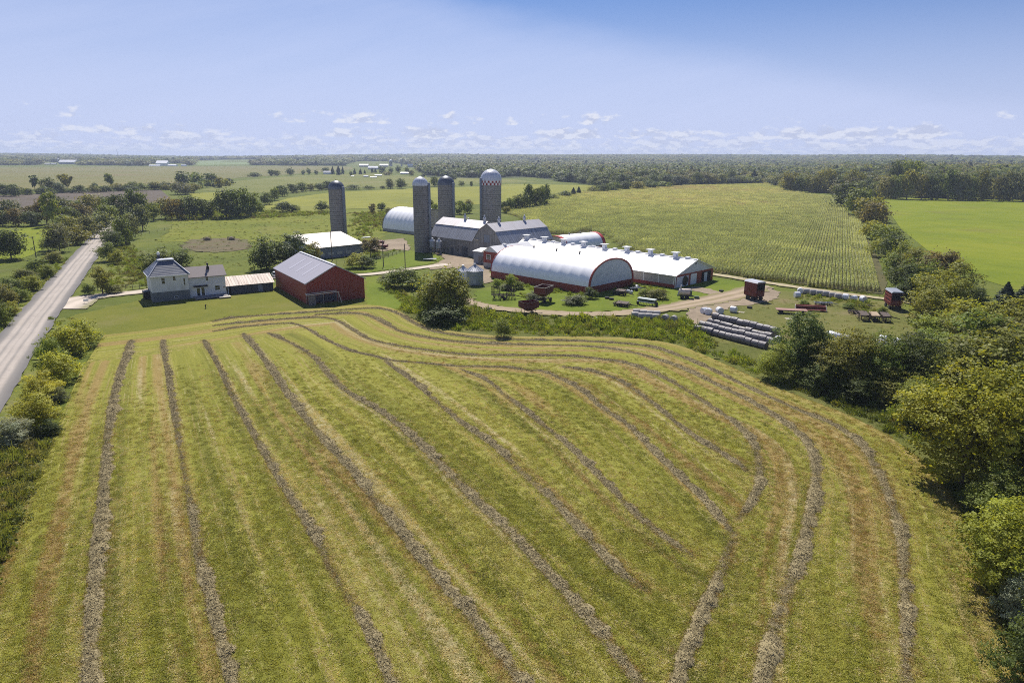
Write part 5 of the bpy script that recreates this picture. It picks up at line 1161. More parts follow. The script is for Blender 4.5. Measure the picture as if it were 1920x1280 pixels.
implement('plough', 'dark plough among white junk at the corner of the arch barn', (1163, 553), -40, 2.8, 1.3, .7, 16, 3, seed=8, plates=1, s=1.3)
implement('disc_mower', 'rusty mower with tan cover plates lying in the yard grass', (1635, 600), -14, 4.6, 2.6, .75, 24, 4, seed=9, plates=3, s=1.4)
implement('hay_rake', 'grey folded rake in the weeds behind the crop header', (1543, 573), -8, 4.0, 1.5, .7, 20, 5, M_greyw, seed=10)
implement('chain_harrow', 'small rusty tool lying in weeds behind the mower', (1620, 577), 10, 2.6, 1.0, .5, 8, 4, seed=14)
# loose white junk by the barn corner
for k, (px, py, w) in enumerate(((1172, 549, 1.2), (1182, 551, .9), (1196, 541, 1.4))):
    o = thing('plastic_drum', ('white plastic drum lying beside the plough', 'small white drum lying right of the plough', 'white tank lying in weeds against the long barn')[k], 'drum', P(px, py), 20 + k * 40, 'white drums by the barn corner')
    m = MB().lathe([(.36, 0), (.42, .06), (.42, w), (.36, w + .06)], 16); q = m.build('shell', M_wrapw, o); q.rotation_euler = (0, R(90), 0); q.location = (0, 0, .42); c = MB().lathe([(.1, 0), (.1, .08)], 10).build('cap', M_paint, o); c.location = (w * .5, 0, .83)
implement('scrap_frame', 'bent scrap frame in the weeds by the long barn wall', (1190, 545), 20, 2.6, 1.2, .6, 10, 0, M_greyw, seed=21, s=1.2)
implement('disc_harrow', 'dark disc harrow left of the old mower in the yard grass', (1604, 588), -30, 3.2, 1.4, .5, 10, 7, seed=22)
for k, (px, py, lab) in enumerate(((1138, 560, 'old tyre lying in the shade of the arch barn gable'), (1146, 562, 'second old tyre just right of the shaded one by the arch barn'), (1352, 547, 'old tyre at the edge of the dirt yard near the long barn'), (1405, 578, 'old tyre in the grass below the dull red forage wagon'))):
    q = MB().wheel((0, 0, .16), .62, .32, 'y').build('tyre_ring', M_tyre); q.rotation_euler = (R(90), 0, 0); q.location = (*P(px, py), .34); tag(q, lab, 'tyre', 'old tyres about the yard')
for k, (px, py, lab) in enumerate(((1243, 552, 'wooden pallet lying in weeds by the slurry tanker'), (1390, 586, 'wooden pallet lying in the grass right of the dirt yard'), (1478, 598, 'wooden pallet near the flat hay wagon'))):
    o = thing('wooden_pallet', lab, 'pallet', P(px, py), 15 + 40 * k, 'pallets about the yard')
    m = MB(); [m.box(-.6, .6, y, y + .1, .1, .13) for y in (-.6, -.36, -.12, .12, .36, .5)]; m.build('slats', M_plank, o); m = MB(); m.box(-.6, .6, -.05, .05, 0, .1); m.build('bearer', M_wood, o)
# salvaged timber pile and feeder carts by the low barn
def tractor_parts():
    for k, (px, py, lab) in enumerate(((714, 459, 'rusty red machine up against the scrub by the low barn, the upper of two'), (719, 467, 'rusty red machine by the pole near the low barn, the lower of two'))):
        t = thing('old_spreader', lab, 'implement', P(px, py), 30 + 50 * k, 'old red machines by the low barn')
        MB().prism([(-.9, .8), (.9, .8), (1.1, 1.7), (-1.1, 1.7)], -1.6, 1.6).build('box', M_rust, t); MB().box(-.5, .5, 1.6, 3, .6, .75).build('drawbar', M_iron, t)
        for x in (-1.1, 1.1): add_wheel(t, (x, 0, .55), .55, .3, 'x')
tractor_parts()
def low_trailer():
    t = thing('flat_trailer', 'flat grey trailer parked on the lawn at the foot of the slim silo', 'trailer', P(806, 489), 10)
    MB().box(-2.2, 2.2, -1, 1, .6, .72).build('deck', M_greyw, t); MB().tube((2.2, 0, .6), (3.6, 0, .4), .06).build('drawbar', M_iron, t)
    for y in (-1.05, 1.05): add_wheel(t, (0, y, .36), .36, .22)
low_trailer()
def pallets():
    t = thing('sheet_stack', 'pale stack of metal sheets in the grass right of the low barn', 'stack', P(687, 446), 35)
    for k in range(3): MB().box(-2 + k * .1, 2 - k * .15, -1, 1 - k * .1, .12 * k, .12 * k + .1).build('sheet', M_roofw, t)
pallets()

# feeders in the pasture
for k, (px, py) in enumerate(((389, 451), (434, 450))):
    t = thing('bale_feeder', ('left round bale feeder on the trampled earth of the pasture', 'right round bale feeder on the trampled earth of the pasture')[k], 'feeder', P(px, py), 20 + 60 * k, 'bale feeders in the pasture')
    r = MB()
    for z in (.15, .75, 1.35): [r.tube((1.5 * math.cos(a), 1.5 * math.sin(a), z), (1.5 * math.cos(a + .4), 1.5 * math.sin(a + .4), z), .05, 5) for a in np.arange(0, 6.28, .4)]
    for a in np.arange(0, 6.28, .42): r.tube((1.5 * math.cos(a), 1.5 * math.sin(a), 0), (1.5 * math.cos(a), 1.5 * math.sin(a), 1.4), .04, 5)
    r.build('ring', M_iron, t); MB().lathe([(.9, 0), (1.15, .25), (1.0, .9), (.6, 1.3), (.1, 1.45)], 14).build('hay', M_straw, t)

# ------------------------------------------------------------------ bales
def bale_mesh(name, mat, r=.72, l=1.25, seed=0):
    rnd = random.Random(seed); m = MB(); prof = [(.0, -l / 2), (r * .6, -l / 2 + .01), (r * .95, -l / 2 + .015), (r, -l / 2 + .06), (r * 1.02, 0), (r, l / 2 - .06), (r * .95, l / 2 - .015), (r * .6, l / 2 - .01), (.0, l / 2)]
    m.lathe([(max(a, .01), z) for a, z in prof], 30, cap=True)
    m.v = [(x * (1 + rnd.uniform(-.02, .02)), y * (1 + rnd.uniform(-.02, .02)) * (.97 if y < 0 else 1), z) for x, y, z in m.v]
    m.v = [(z, x, y + r * .96) for x, y, z in m.v]                   # lies on its side, axis along x
    o = m.build(name, mat, None, False); d = o.data; bpy.data.objects.remove(o); return d
BG = [bale_mesh('wrapped_bale', M_wrapg, seed=k) for k in range(4)]; BW = [bale_mesh('white_bale', M_wrapw, .74, 1.3, k + 9) for k in range(3)]; BT = [bale_mesh('weathered_bale', M_wrapt, .72, 1.3, k + 19) for k in range(3)]
rb_ = random.Random(5)
def bale(me, p, z, rot, label, group, name='round_bale', ln=None):
    o = bpy.data.objects.new(name, me); C.objects.link(o); o.location = (p[0], p[1], z); o.rotation_euler = (rb_.uniform(-.05, .05), 0, R(rot)); k_ = rb_.uniform(.95, 1.05); o.scale = (ln / 1.27 if ln else k_, k_, k_)
    return tag(o, label, 'bale', group)
ORD = ['first', 'second', 'third', 'fourth', 'fifth', 'sixth', 'seventh', 'eighth', 'ninth', 'tenth', 'eleventh', 'twelfth', 'thirteenth', 'fourteenth']
def bale_row(a, b, za, n, rowname):
    pa, pb = P(*a, za + .7), P(*b, za + .7); ang = math.degrees(math.atan2(pb[1] - pa[1], pb[0] - pa[0]))
    for k in range(n):
        f = (k + .5) / n; q = (pa[0] + (pb[0] - pa[0]) * f, pa[1] + (pb[1] - pa[1]) * f + rb_.uniform(-.12, .12))
        bale(BG[rb_.randrange(4)], q, za + rb_.uniform(-.06, .04), ang + rb_.uniform(-4, 4), 'grey wrapped round bale in the stack, %s from the left in its %s row' % (ORD[k], rowname), 'stack of grey wrapped bales', ln=math.hypot(pb[0] - pa[0], pb[1] - pa[1]) / n)
bale_row((1338, 592), (1458, 620), 1.15, 10, 'highest')
bale_row((1330, 602), (1448, 632), .0, 10, 'second highest')
bale_row((1313, 607), (1452, 640), .75, 11, 'third highest')
bale_row((1305, 614), (1437, 648), .0, 11, 'lowest front')
for k, (px, py, lab) in enumerate(((1320, 588, 'white wrapped bale by the track, leftmost beside the grey stack'), (1328, 590, 'white bale with a torn green side at the upper end of the grey stack'), (1349, 588, 'white bale tucked behind the top row of the grey stack'), (1375, 586, 'white round bale standing alone behind the grey stack'))):
    bale(BW[k % 3], P(px, py), 0, 20 + 40 * k, lab, 'white bales near the grey stack')
for k, (px, py) in enumerate(((1190, 596), (1203, 598), (1216, 598.5), (1229, 599.5))): bale(BT[k % 3], P(px, py), 0, -4, 'weathered pale bale in the front line along the dirt track, %s from the left' % ORD[k], 'pale bales along the track', ln=1.5)
for k, (px, py) in enumerate(((1193, 591), (1206, 592), (1219, 593), (1231, 594))): bale(BT[(k + 1) % 3], P(px, py), 0, -4, 'weathered pale bale in the rear line along the dirt track, %s from the left' % ORD[k], 'pale bales along the track', ln=1.5)
bale(BT[0], P(1247, 601), 0, 55, 'weathered bale turned end-on next to the line along the track', 'pale bales along the track')
bale(BT[1], P(1263, 603), 0, 60, 'weathered bale set apart at the right end of the line along the track', 'pale bales along the track')
o = bale(bale_mesh('straw_bale', M_straw, .7, 1.2, 44), P(917, 587), 0, 10, 'single unwrapped brown hay bale on the grass below the track', None, 'hay_bale')
for k, (px, py) in enumerate(((1512, 551), (1524, 553), (1536, 554.5), (1548, 556), (1560, 558), (1571, 560.5))): bale(BT[k % 3], P(px, py), 0, -12, 'pale wrapped bale in the line below the corn, %s from the left' % ORD[k], 'pale bale line below the corn', ln=1.62)
for k, (px, py, lab) in enumerate(((1494, 558, 'white bale standing at the near left end of the pale bale line'), (1500, 550, 'white bale at the far left end of the pale bale line'), (1585, 562, 'white bale near the hedge wagon, left of three'), (1600, 564, 'white bale near the hedge wagon, middle of three'), (1618, 566, 'white bale near the hedge wagon, right of three'))): bale(BW[k % 3], P(px, py), 0, 70 * k, lab, 'white bales below the corn')
for k, (px, py) in enumerate(((1452, 622), (1458, 636), (1557, 626), (1566, 629), (1576, 631), (1586, 634), (1542, 650), (1650, 642), (1655, 634), (1647, 676), (1658, 672), (1668, 678), (1682, 640), (1735, 660), (1745, 655), (1752, 650), (1728, 676), (1738, 672))):
    bale(BW[k % 3], P(px, py + 8), 0, 30 + 35 * k, 'white plastic-wrapped bale seen in gaps between the dark trees beside the yard', 'white bales behind the dark trees')

# ------------------------------------------------------------------ utility poles, wires, car, small things
def pole(px, base, top, label, arm=True, can=False):
    p = P(px, base); h = HT(p, top); t = thing('utility_pole', label, 'pole', p, 25, 'utility poles')
    MB().tube((0, 0, -.2), (0, 0, h), .16, 8, .11).build('pole', M_timber, t)
    if arm: MB().box(-.9, .9, -.05, .05, h - .5, h - .38).build('crossarm', M_timber, t)
    if can: MB().lathe([(.30, h - 2.2), (.33, h - 2.1), (.33, h - 1.2), (.12, h - 1.0)], 14, (.42, -.1, 0)).build('transformer', M_paint, t); MB().lathe([(.45, h - 1.0), (.5, h - .2), (.2, h)], 12, (-.3, -.2, 0)).build('lamp', M_paint, t)
    for x in (-.8, .8): MB().lathe([(.05, h - .38), (.07, h - .3), (.03, h - .2)], 8, (x, 0, 0)).build('insulator', M_paint, t)
    return (p[0], p[1], h - .3)
q1 = pole(546, 497, 457, 'utility pole carrying a white transformer behind the red barn', True, True)
q2 = pole(623, 489, 433, 'dark slanting pole in front of the cream barn roof', False)
q3 = pole(719, 499, 451, 'thin pole between the low barn and the slim silo', False)
q4 = pole(760, 506, 457, 'tall bare pole on the lawn by the big bush, left of the slim silo', False)
q5 = pole(68, 484, 443, 'lone pole at the edge of the left field, beyond the gravel road', False)
def wire(a, b, sag, label):
    m = MB(); pts = [Vector(a).lerp(Vector(b), k / 12) - Vector((0, 0, sag * 4 * (k / 12) * (1 - k / 12))) for k in range(13)]
    for p, q in zip(pts[:-1], pts[1:]): m.tube(p, q, .022, 4)
    tag(m.build('power_line', M_black), label, 'wire', 'overhead wires')
wire(q1, (q1[0] - 30, q1[1] + 4, 4.5), .8, 'overhead wire running left from the transformer pole')
wire(q1, q3, 1.2, 'overhead wire between the transformer pole and the thin pole by the low barn'); wire(q3, q4, .5, 'short overhead wire from the thin pole to the tall bare pole'); wire(q4, (-12, 241, 5.5), 1.5, 'long overhead wire from the tall bare pole to the old barn')
def fence_line(a, b, n, label):
    pa, pb = P(*a), P(*b); t = thing('wire_fence', label, 'fence', pa, math.degrees(math.atan2(pb[1] - pa[1], pb[0] - pa[0]))); L = math.hypot(pb[0] - pa[0], pb[1] - pa[1])
    for k in range(n + 1): MB().tube((L * k / n, 0, 0), (L * k / n + rb_.uniform(-.06, .06), 0, 1.25), .06, 5).build('post', M_timber, t)
    for z in (.5, .85, 1.15): MB().tube((0, 0, z), (L, 0, z), .012, 4).build('wire', M_steel, t)
fence_line((690, 492), (757, 474), 9, 'post and wire fence along the lawn between the low barn and the slim silo')
fence_line((600, 497), (690, 492), 6, 'post and wire fence below the low barn, left of the bush')
fence_line((170, 545), (275, 541), 8, 'post and wire fence along the drive left of the farmhouse')
fence_line((250, 445), (420, 408), 14, 'post and wire fence along the far edge of the pasture')
def car():
    t = thing('parked_car', 'white car parked between the woodshed and the red barn', 'car', P(517, 519), 118)
    prof = [(-2.2, .35), (2.2, .35), (2.25, .75), (1.5, .92), (-2.1, .95)]
    MB().prism(prof, -.85, .85).build('body', M_car, t)
    MB().prism([(-1.9, .95), (1.1, .92), (.4, 1.5), (-1.5, 1.52)], -.74, .74).build('window_band', M_glass, t); MB().box(-1.5, .42, -.72, .72, 1.52, 1.58).build('roof', M_car, t)
    for x in (-1.4, 1.4):
        for y in (-.82, .82): add_wheel(t, (x, y, .33), .33, .2)
car()
t = thing('mailbox', 'small mailbox on a post beside the gravel road', 'mailbox', P(36, 578), 30); MB().tube((0, 0, 0), (0, 0, 1.1), .05).build('post', M_timber, t); MB().prism([(-.12, 1.1), (.12, 1.1), (.12, 1.25), (.06, 1.34), (-.06, 1.34), (-.12, 1.25)], -.3, .3).build('box', M_black, t)
t = thing('road_sign', 'small white farm sign on two posts where the drive meets the road', 'sign', P(162, 570), 30); MB().box(-.5, .5, -.02, .02, .7, 1.2).build('board', M_paint, t); [MB().tube((x, .03, 0), (x, .03, 1.2), .03, 5).build('post', M_timber, t) for x in (-.4, .4)]
t = thing('hand_pump', 'small dark hand pump on the lawn in front of the farmhouse', 'pump', P(386, 579), 30); MB().lathe([(.14, 0), (.1, .1), (.09, .9), (.14, .95), (.05, 1.1)], 10).build('body', M_black, t); MB().tube((0, 0, 1.0), (.5, .1, .7), .03, 5).build('handle', M_black, t); MB().tube((0, 0, .75), (-.25, 0, .65), .04, 5).build('spout', M_black, t)

# ------------------------------------------------------------------ farms far away
def far_building(px, base, w, h, rot, wallm, roofm, label, name='far_barn', cat='barn', ratio=.45):
    p = P(px, base); s = mpp(p); L = w * s; D = L * ratio; z = h * s; t = thing(name, label, cat, (p[0], p[1], H(*p)), rot, 'farm buildings in the distance')
    MB().box(-L / 2, L / 2, 0, D, 0, z * .55).build('wall', wallm, t); MB().prism([(0, z * .55), (D, z * .55), (D / 2, z)], -L / 2, L / 2, 'x').build('gable', wallm, t); gable_roof(-L / 2, L / 2, 0, D, z * .56, z * 1.04, L * .01, .2).build('roof', roofm, t)
M_fr = surf('far_white_roof', (.80, .80, .82), .5, .04); M_fw = surf('far_wall', (.42, .42, .44), .8, .1)
far_building(126, 308, 30, 7.5, 4, M_fw, M_fr, 'long white-roofed barn far away at the left skyline')
far_building(88, 309, 10, 3, 0, M_fw, M_fr, 'tiny white shed left of the far long barn'); far_building(100, 309, 9, 3, 10, M_fw, M_fr, 'second tiny white shed close left of the far long barn')
far_building(303, 311, 20, 9, 8, M_fr, M_fr, 'distant white barn with a high gable, biggest in its group', ratio=.8); far_building(289, 312, 20, 2.6, 3, M_fr, M_fr, 'low white shed left of the distant high barn'); far_building(322, 312, 16, 3.5, -4, M_fr, M_fr, 'low white shed right of the distant high barn'); far_building(344, 312, 9, 3.5, 0, M_fr, M_fr, 'small white shed farthest right of the distant high barn')
far_building(614, 327, 15, 6, 6, M_fr, M_fw, 'white house among conifers beyond the green meadow', 'far_house', 'house', .7)
for a in ((682, 313, 17, 5, 5, 'distant white-roofed barn at the left of the hilltop farm'), (699, 318, 19, 6, -8, 'distant white barn behind dark conifers at the hilltop farm'), (683, 301, 9, 5, 0, 'small white shed farthest up behind the hilltop farm'), (705, 299, 13, 3, 0, 'far white roof above the hilltop farm'), (720, 313, 16, 5, 10, 'white building in the middle of the hilltop farm'), (759, 327, 17, 4, -4, 'low white shed below the trees of the hilltop farm'), (769, 314, 10, 6, 0, 'white shed at the right of the hilltop farm'), (686, 332, 9, 3, 0, 'tiny white shed in the field below the hilltop farm'), (700, 333.5, 12, 2.2, 0, 'long tiny white shed in the field below the hilltop farm'), (709, 330, 13, 2.6, 0, 'grey roofed shed in the field below the hilltop farm'), (661, 331, 6, 1.5, 0, 'tiny white trailer-like shed in the meadow left of the hilltop farm')): far_building(a[0], a[1], a[2], a[3], a[4], M_fw, M_fr, a[5])
for px, base, top, w, lab in ((733, 312, 299, 6, 'far silo with a white dome at the hilltop farm'), (753, 312, 298, 3.2, 'slender pale far silo right of the domed one at the hilltop farm'), (110, 306, 297, 3.4, 'far silo beside the long barn at the left skyline')):
    p = P(px, base); s = mpp(p); h = HT(p, top); r = w * s / 2; t = thing('far_silo', lab, 'silo', (p[0], p[1], H(*p)), 0, 'silos in the distance')
    MB().lathe([(r, 0), (r, h - r)], 16).build('wall', M_conc, t); MB().lathe([(r * 1.03 * math.cos(a), h - r + r * math.sin(a)) for a in (0, .4, .8, 1.2, 1.55)], 16).build('dome', M_fr, t)
p = P(222, 303); t = thing('radio_mast', 'thin radio mast on the far skyline', 'mast', (p[0], p[1], H(*p)), 0); hm = HT(p, 280); m = MB()
for k in range(3): a = k * 2.094; m.tube((1.2 * math.cos(a), 1.2 * math.sin(a), 0), (.5 * math.cos(a), .5 * math.sin(a), hm), .22, 5)
m.build('lattice', M_steel, t); MB().tube((0, 0, hm), (0, 0, hm + 4), .2, 5).build('antenna', M_steel, t)
# ------------------------------------------------------------------ standing corn
def corn():
    rng = np.random.default_rng(3); protos = []
    CORN = leafmat('corn_leaf', (1, 1, 1), .40, .06, inst=True)
    for v in range(5):
        Vs = []
        for row in range(6):
            for s in np.arange(0, 6, .42):
                b = np.array([row * 1.0 - 2.5 + rng.normal() * .06, s - 3 + rng.normal() * .08, 0]); h = 2.0 + rng.normal() * .16
                if rng.random() < .04: continue
                a = rng.random() * 6.28; w = np.array([math.cos(a), math.sin(a), 0]) * .03
                Vs.append([b - w, b + w, b + w * .4 + (0, 0, h), b - w * .4 + (0, 0, h)])
                for k in range(8):
                    a = rng.random() * 6.28; z = h * (.45 + .55 * rng.random()); l = .34 + .24 * rng.random(); d = np.array([math.cos(a), math.sin(a), 0]); n = np.array([-d[1], d[0], 0]) * .075
                    p = b + (0, 0, z - .25); q = p + d * l * .6 + (0, 0, .28); r = p + d * l + (0, 0, .12)
                    Vs.append([p - n * .6, p + n * .6, q + n, q - n]); Vs.append([q - n, q + n, r + n * .4, r - n * .4])
                t = b + (0, 0, h); d = rng.normal(size=3) * .1; Vs.append([t - w * 2, t + w * 2, t + d + w * 3 + (0, 0, .3), t + d - w * 3 + (0, 0, .3)])
        V = np.array(Vs, float).reshape(-1, 3); protos.append(fast_mesh('corn_rows', V, np.arange(len(V)).reshape(-1, 4), CORN))
    pl = poly((1310, 501), (1345, 512), (1420, 522), (1500, 533), (1580, 544), (1655, 552), (1664, 530), (1640, 470), (1612, 425), (1588, 395), (1572, 373), (1470, 360), (1462, 347), (1440, 346), (1300, 350), (1200, 354), (1120, 360), (1040, 369), (975, 381), (950, 389), (958, 402), (1000, 420), (1030, 438), (1062, 440), (1112, 433), (1150, 448), (1172, 468), (1200, 480))
    sheet('corn_ground', pl, .01, grass('corn_soil', ((.07, .065, .03), (.09, .085, .036), (.11, .10, .042)), .05, .6, seed=83))
    A = R(65); ex, ey = np.array([math.sin(A), -math.cos(A)]), np.array([math.cos(A), math.sin(A)])
    pa = np.array(pl); uu, vv = pa @ ex, pa @ ey
    gx, gy = np.meshgrid(np.arange(uu.min(), uu.max(), 6.0), np.arange(vv.min(), vv.max(), 6.0)); q = gx.reshape(-1, 1) * ex + gy.reshape(-1, 1) * ey; q = q[inside(q, pa)]; n = len(q)
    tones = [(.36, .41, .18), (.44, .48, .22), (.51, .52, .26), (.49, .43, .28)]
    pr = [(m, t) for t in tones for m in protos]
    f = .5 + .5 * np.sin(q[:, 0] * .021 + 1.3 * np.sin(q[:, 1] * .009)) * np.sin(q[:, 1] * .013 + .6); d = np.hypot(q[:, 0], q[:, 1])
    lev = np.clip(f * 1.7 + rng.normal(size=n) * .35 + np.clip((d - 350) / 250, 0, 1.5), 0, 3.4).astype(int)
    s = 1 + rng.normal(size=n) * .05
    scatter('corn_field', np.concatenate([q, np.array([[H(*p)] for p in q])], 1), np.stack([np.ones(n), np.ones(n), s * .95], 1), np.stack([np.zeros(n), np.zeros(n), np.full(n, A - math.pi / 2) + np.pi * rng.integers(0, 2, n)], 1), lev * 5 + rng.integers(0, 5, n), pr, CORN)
corn()

# ------------------------------------------------------------------ far woods (one mass)
def px_of(q):
    z = np.array([H(*p) for p in q]); dz = z - HC; dep = q[:, 1] * cp - dz * sp; up = q[:, 1] * sp + dz * cp; u, v = q[:, 0] / dep, up / dep
    return np.stack([CX + FPX * (u * cr + v * sr), CY - FPX * (-u * sr + v * cr)], 1), z
def woods():
    rng = np.random.default_rng(9); pts = []; S_ = []; r = 545.0
    while r < 6800:
        s = 7.5 + .0078 * r
        a = np.arange(-.72, .80, s / r); a = a + rng.normal(size=len(a)) * s / r * .35; rr = r + rng.normal(size=len(a)) * s * .35
        pts.append(np.stack([rr * np.sin(a), rr * np.cos(a)], 1)); S_.append(np.full(len(a), s)); r += s
    q = np.concatenate(pts); s = np.concatenate(S_); p, z = px_of(q)
    W = [[(-900, 311), (120, 310), (250, 311), (358, 311), (366, 301), (420, 299.5), (600, 299), (606, 305), (640, 309), (668, 303), (720, 302), (780, 312), (800, 330), (850, 331), (905, 335), (960, 331), (1010, 333), (1060, 341), (1125, 350), (1230, 349), (1300, 347), (1440, 344), (1468, 354), (1575, 365), (1630, 369), (1660, 370.5), (1930, 377), (2300, 384), (2600, 200), (-900, 200)],
         [(470, 310), (480, 305.5), (600, 305), (650, 311), (560, 311)]]
    m = np.zeros(len(q), bool)
    for w in W: m |= inside(p, np.array(w))
    clear = np.sin(q[:, 0] * .0031 + 1.1) * np.sin(q[:, 1] * .0024 + .4 + .5 * np.sin(q[:, 0] * .002)); d = np.hypot(q[:, 0], q[:, 1])
    m &= ~((clear > .78) & (d > 1050))
    m &= ~((p[:, 0] > 72) & (p[:, 0] < 150) & (p[:, 1] > 304.5)); m &= ~((p[:, 0] > 276) & (p[:, 0] < 352) & (p[:, 1] > 307))
    m &= ~((p[:, 0] > 672) & (p[:, 0] < 775) & (p[:, 1] > 309))
    q, s, z, d = q[m], s[m], z[m], d[m]; n = len(q)
    tones = [GREEN['dark'], (.10, .128, .034), (.135, .158, .044), (.15, .145, .058), (.06, .085, .04), (.18, .19, .055)]
    near = [crown_for(k, 2, v) for k, v in (('round', 0), ('tall', 1), ('round', 2), ('open', 3))]; far = [crown_for(k, 3, v) for k, v in (('round', 0), ('tall', 1), ('round', 2))] + [crown_for('cone', 3, 0)]
    pr = [(m_, t) for t in tones for m_ in near] + [(m_, t) for t in tones for m_ in far]
    pat = .5 + .5 * np.sin(q[:, 0] * .011 + 2 * np.sin(q[:, 1] * .005)); tone = np.clip((pat * 2.6 + 1.6 * np.sin(q[:, 0] * .0043 + 1) * np.sin(q[:, 1] * .0037) + rng.random(n) * 3.2), 0, 5).astype(int)
    isf = (d > 1000).astype(int); var = rng.integers(0, 4, n); var = np.where((var == 3) & (rng.random(n) < .6), 0, var)
    tone = np.where((isf == 1) & (var == 3), 4, tone)
    h = (8.0 + 8.5 * rng.random(n) ** 1.5 + np.clip(s - 12, 0, 12) * .25) * np.where(d < 760, np.clip(.75 + (d - 545) / 500, .7, 1.1), 1.05); w = np.maximum(s * 1.45, 7.5) * (.8 + .5 * rng.random(n))
    w = np.where(var == 3, w * .8, w)
    scatter('woodland', np.concatenate([q, z[:, None] - .4], 1), np.stack([w, w, h], 1), np.stack([np.zeros(n), np.zeros(n), rng.random(n) * 6.28], 1), isf * 24 + tone * 4 + var, pr)
woods()

# ------------------------------------------------------------------ trees and bushes that can be told apart
T = tree
# right-hand hedge, nearest first
G1 = 'trees of the right-hand hedge'
for a in [(1800, 905, 690, 205, 'round', 'yellow', 'large yellow-green tree bulging over the field edge at the right'), (1905, 890, 668, 210, 'round', 'yellow', 'large yellow-green tree behind it, cut by the right frame edge'), (1725, 800, 690, 80, 'bush', 'lime', 'low bright bush at the left foot of the large yellow-green tree'),
          (1845, 742, 610, 150, 'round', 'olive', 'olive tree rising just behind the large yellow-green trees'), (1935, 735, 600, 140, 'round', 'olive', 'olive tree at the frame edge behind the large yellow-green trees'),
          (1890, 1110, 940, 165, 'round', 'yellow', 'rounded yellow-green tree overhanging the mown field, lower right'), (1905, 985, 865, 130, 'bush', 'mid', 'green thicket tree between the two yellow-green groups at the right'), (1945, 940, 830, 110, 'round', 'olive', 'olive tree at the right frame edge beside the shaded gap'), (1915, 1165, 1070, 85, 'bush', 'silver', 'pale grey shrub low at the right frame edge'), (1955, 1290, 1095, 150, 'bush', 'dark', 'dark bush in the bottom right corner'), (1850, 960, 890, 70, 'bush', 'mid', 'small leafy bush on the field margin below the large tree')]: T(*a[:6], a[6], G1)
G2 = 'dark trees between field and yard'
for a in [(1503, 706, 584, 102, 'round', 'dark', 'tall dark round tree at the right end of the grey bale stack'), (1455, 712, 645, 62, 'bush', 'lime', 'yellow-green bush at the foot of the grey bale stack'), (1585, 730, 612, 105, 'round', 'olive', 'dark olive tree, second from the bale stack'), (1640, 738, 625, 95, 'round', 'mid', 'mid-green tree, third from the bale stack'), (1697, 742, 618, 105, 'round', 'dark', 'dark tree before the white bales, last in the row from the stack'), (1545, 735, 668, 70, 'bush', 'dark', 'low dark bush under the row of dark trees'), (1675, 755, 690, 85, 'bush', 'olive', 'low olive bush at the right end of the row of dark trees'), (1610, 752, 700, 70, 'bush', 'dark', 'shaded shrub at the field edge below the dark trees')]: T(*a[:6], a[6], G2)
G3 = 'hedgerow trees beside the corn'
hedge = [(1588, 392, 340, 48, 'round', 'dark'), (1606, 402, 350, 44, 'round', 'mid'), (1625, 415, 366, 48, 'round', 'olive'), (1640, 428, 376, 44, 'round', 'brown'), (1636, 448, 410, 38, 'bush', 'yellow'), (1655, 462, 418, 44, 'round', 'lime'), (1650, 482, 440, 42, 'bush', 'yellow'), (1672, 490, 432, 46, 'round', 'dark'), (1690, 503, 445, 48, 'round', 'lime'), (1676, 518, 470, 42, 'bush', 'mid'), (1706, 522, 462, 48, 'round', 'olive'), (1692, 545, 490, 50, 'round', 'dark'), (1722, 540, 478, 54, 'round', 'mid'), (1757, 532, 470, 58, 'open', 'brown'), (1705, 562, 510, 44, 'round', 'dark'), (1745, 572, 505, 66, 'round', 'yellow'), (1792, 560, 492, 56, 'round', 'olive'), (1776, 590, 522, 66, 'round', 'yellow'), (1820, 588, 528, 52, 'bush', 'dark'), (1742, 604, 545, 66, 'round', 'yellow'), (1800, 622, 555, 78, 'round', 'yellow'), (1752, 640, 580, 72, 'round', 'lime'), (1845, 632, 560, 80, 'round', 'yellow'), (1792, 655, 592, 70, 'bush', 'olive'), (1890, 640, 560, 90, 'round', 'yellow'), (1746, 668, 612, 66, 'bush', 'mid'), (1835, 690, 590, 105, 'round', 'mid'), (1900, 690, 590, 110, 'round', 'olive'), (1770, 715, 632, 95, 'round', 'lime'), (1960, 650, 560, 90, 'round', 'yellow')]
hedge = [(a, b, c, w * 1.14, *r) for a, b, c, w, *r in hedge]
lk = {'round': 'round', 'bush': 'low bushy', 'open': 'sparse feathery'}
ton = {'dark': 'dark green', 'mid': 'mid-green', 'olive': 'olive', 'brown': 'brownish', 'yellow': 'yellow-green', 'lime': 'light green', 'grey': 'grey-green'}
OR = ORD + [('%dth' if k % 10 not in (1, 2, 3) else {1: '%dst', 2: '%dnd', 3: '%drd'}[k % 10]) % k for k in range(15, 60)]
def ordinal(items, group, where, key_=0, **kw):
    items = sorted(items, key=lambda a: {0: a[0], 1: a[1], 2: -a[1]}[key_]); cnt = {}
    for a in items:
        key = (a[4], a[5]); cnt[key] = cnt.get(key, 0) + 1
    seen = {}
    for a in items:
        key = (a[4], a[5]); seen[key] = seen.get(key, 0) + 1
        what = '%s %s %s' % (lk.get(a[4], a[4]), ton.get(a[5], a[5]), 'bush' if a[4] == 'bush' else 'tree')
        lab = ('the only %s %s' % (what, where)) if cnt[key] == 1 else ('%s of the %s %s %s' % (OR[seen[key] - 1], ton.get(a[5], a[5]), {'bush': 'bushes', 'round': 'round trees', 'open': 'sparse trees', 'cone': 'conifers', 'tall': 'upright trees', 'willow': 'willowy trees', 'vase': 'spreading trees'}[a[4]], where))
        T(*a[:6], lab, group, **kw)
ordinal(hedge, G3, 'in the corn hedge, from its far end', 1)
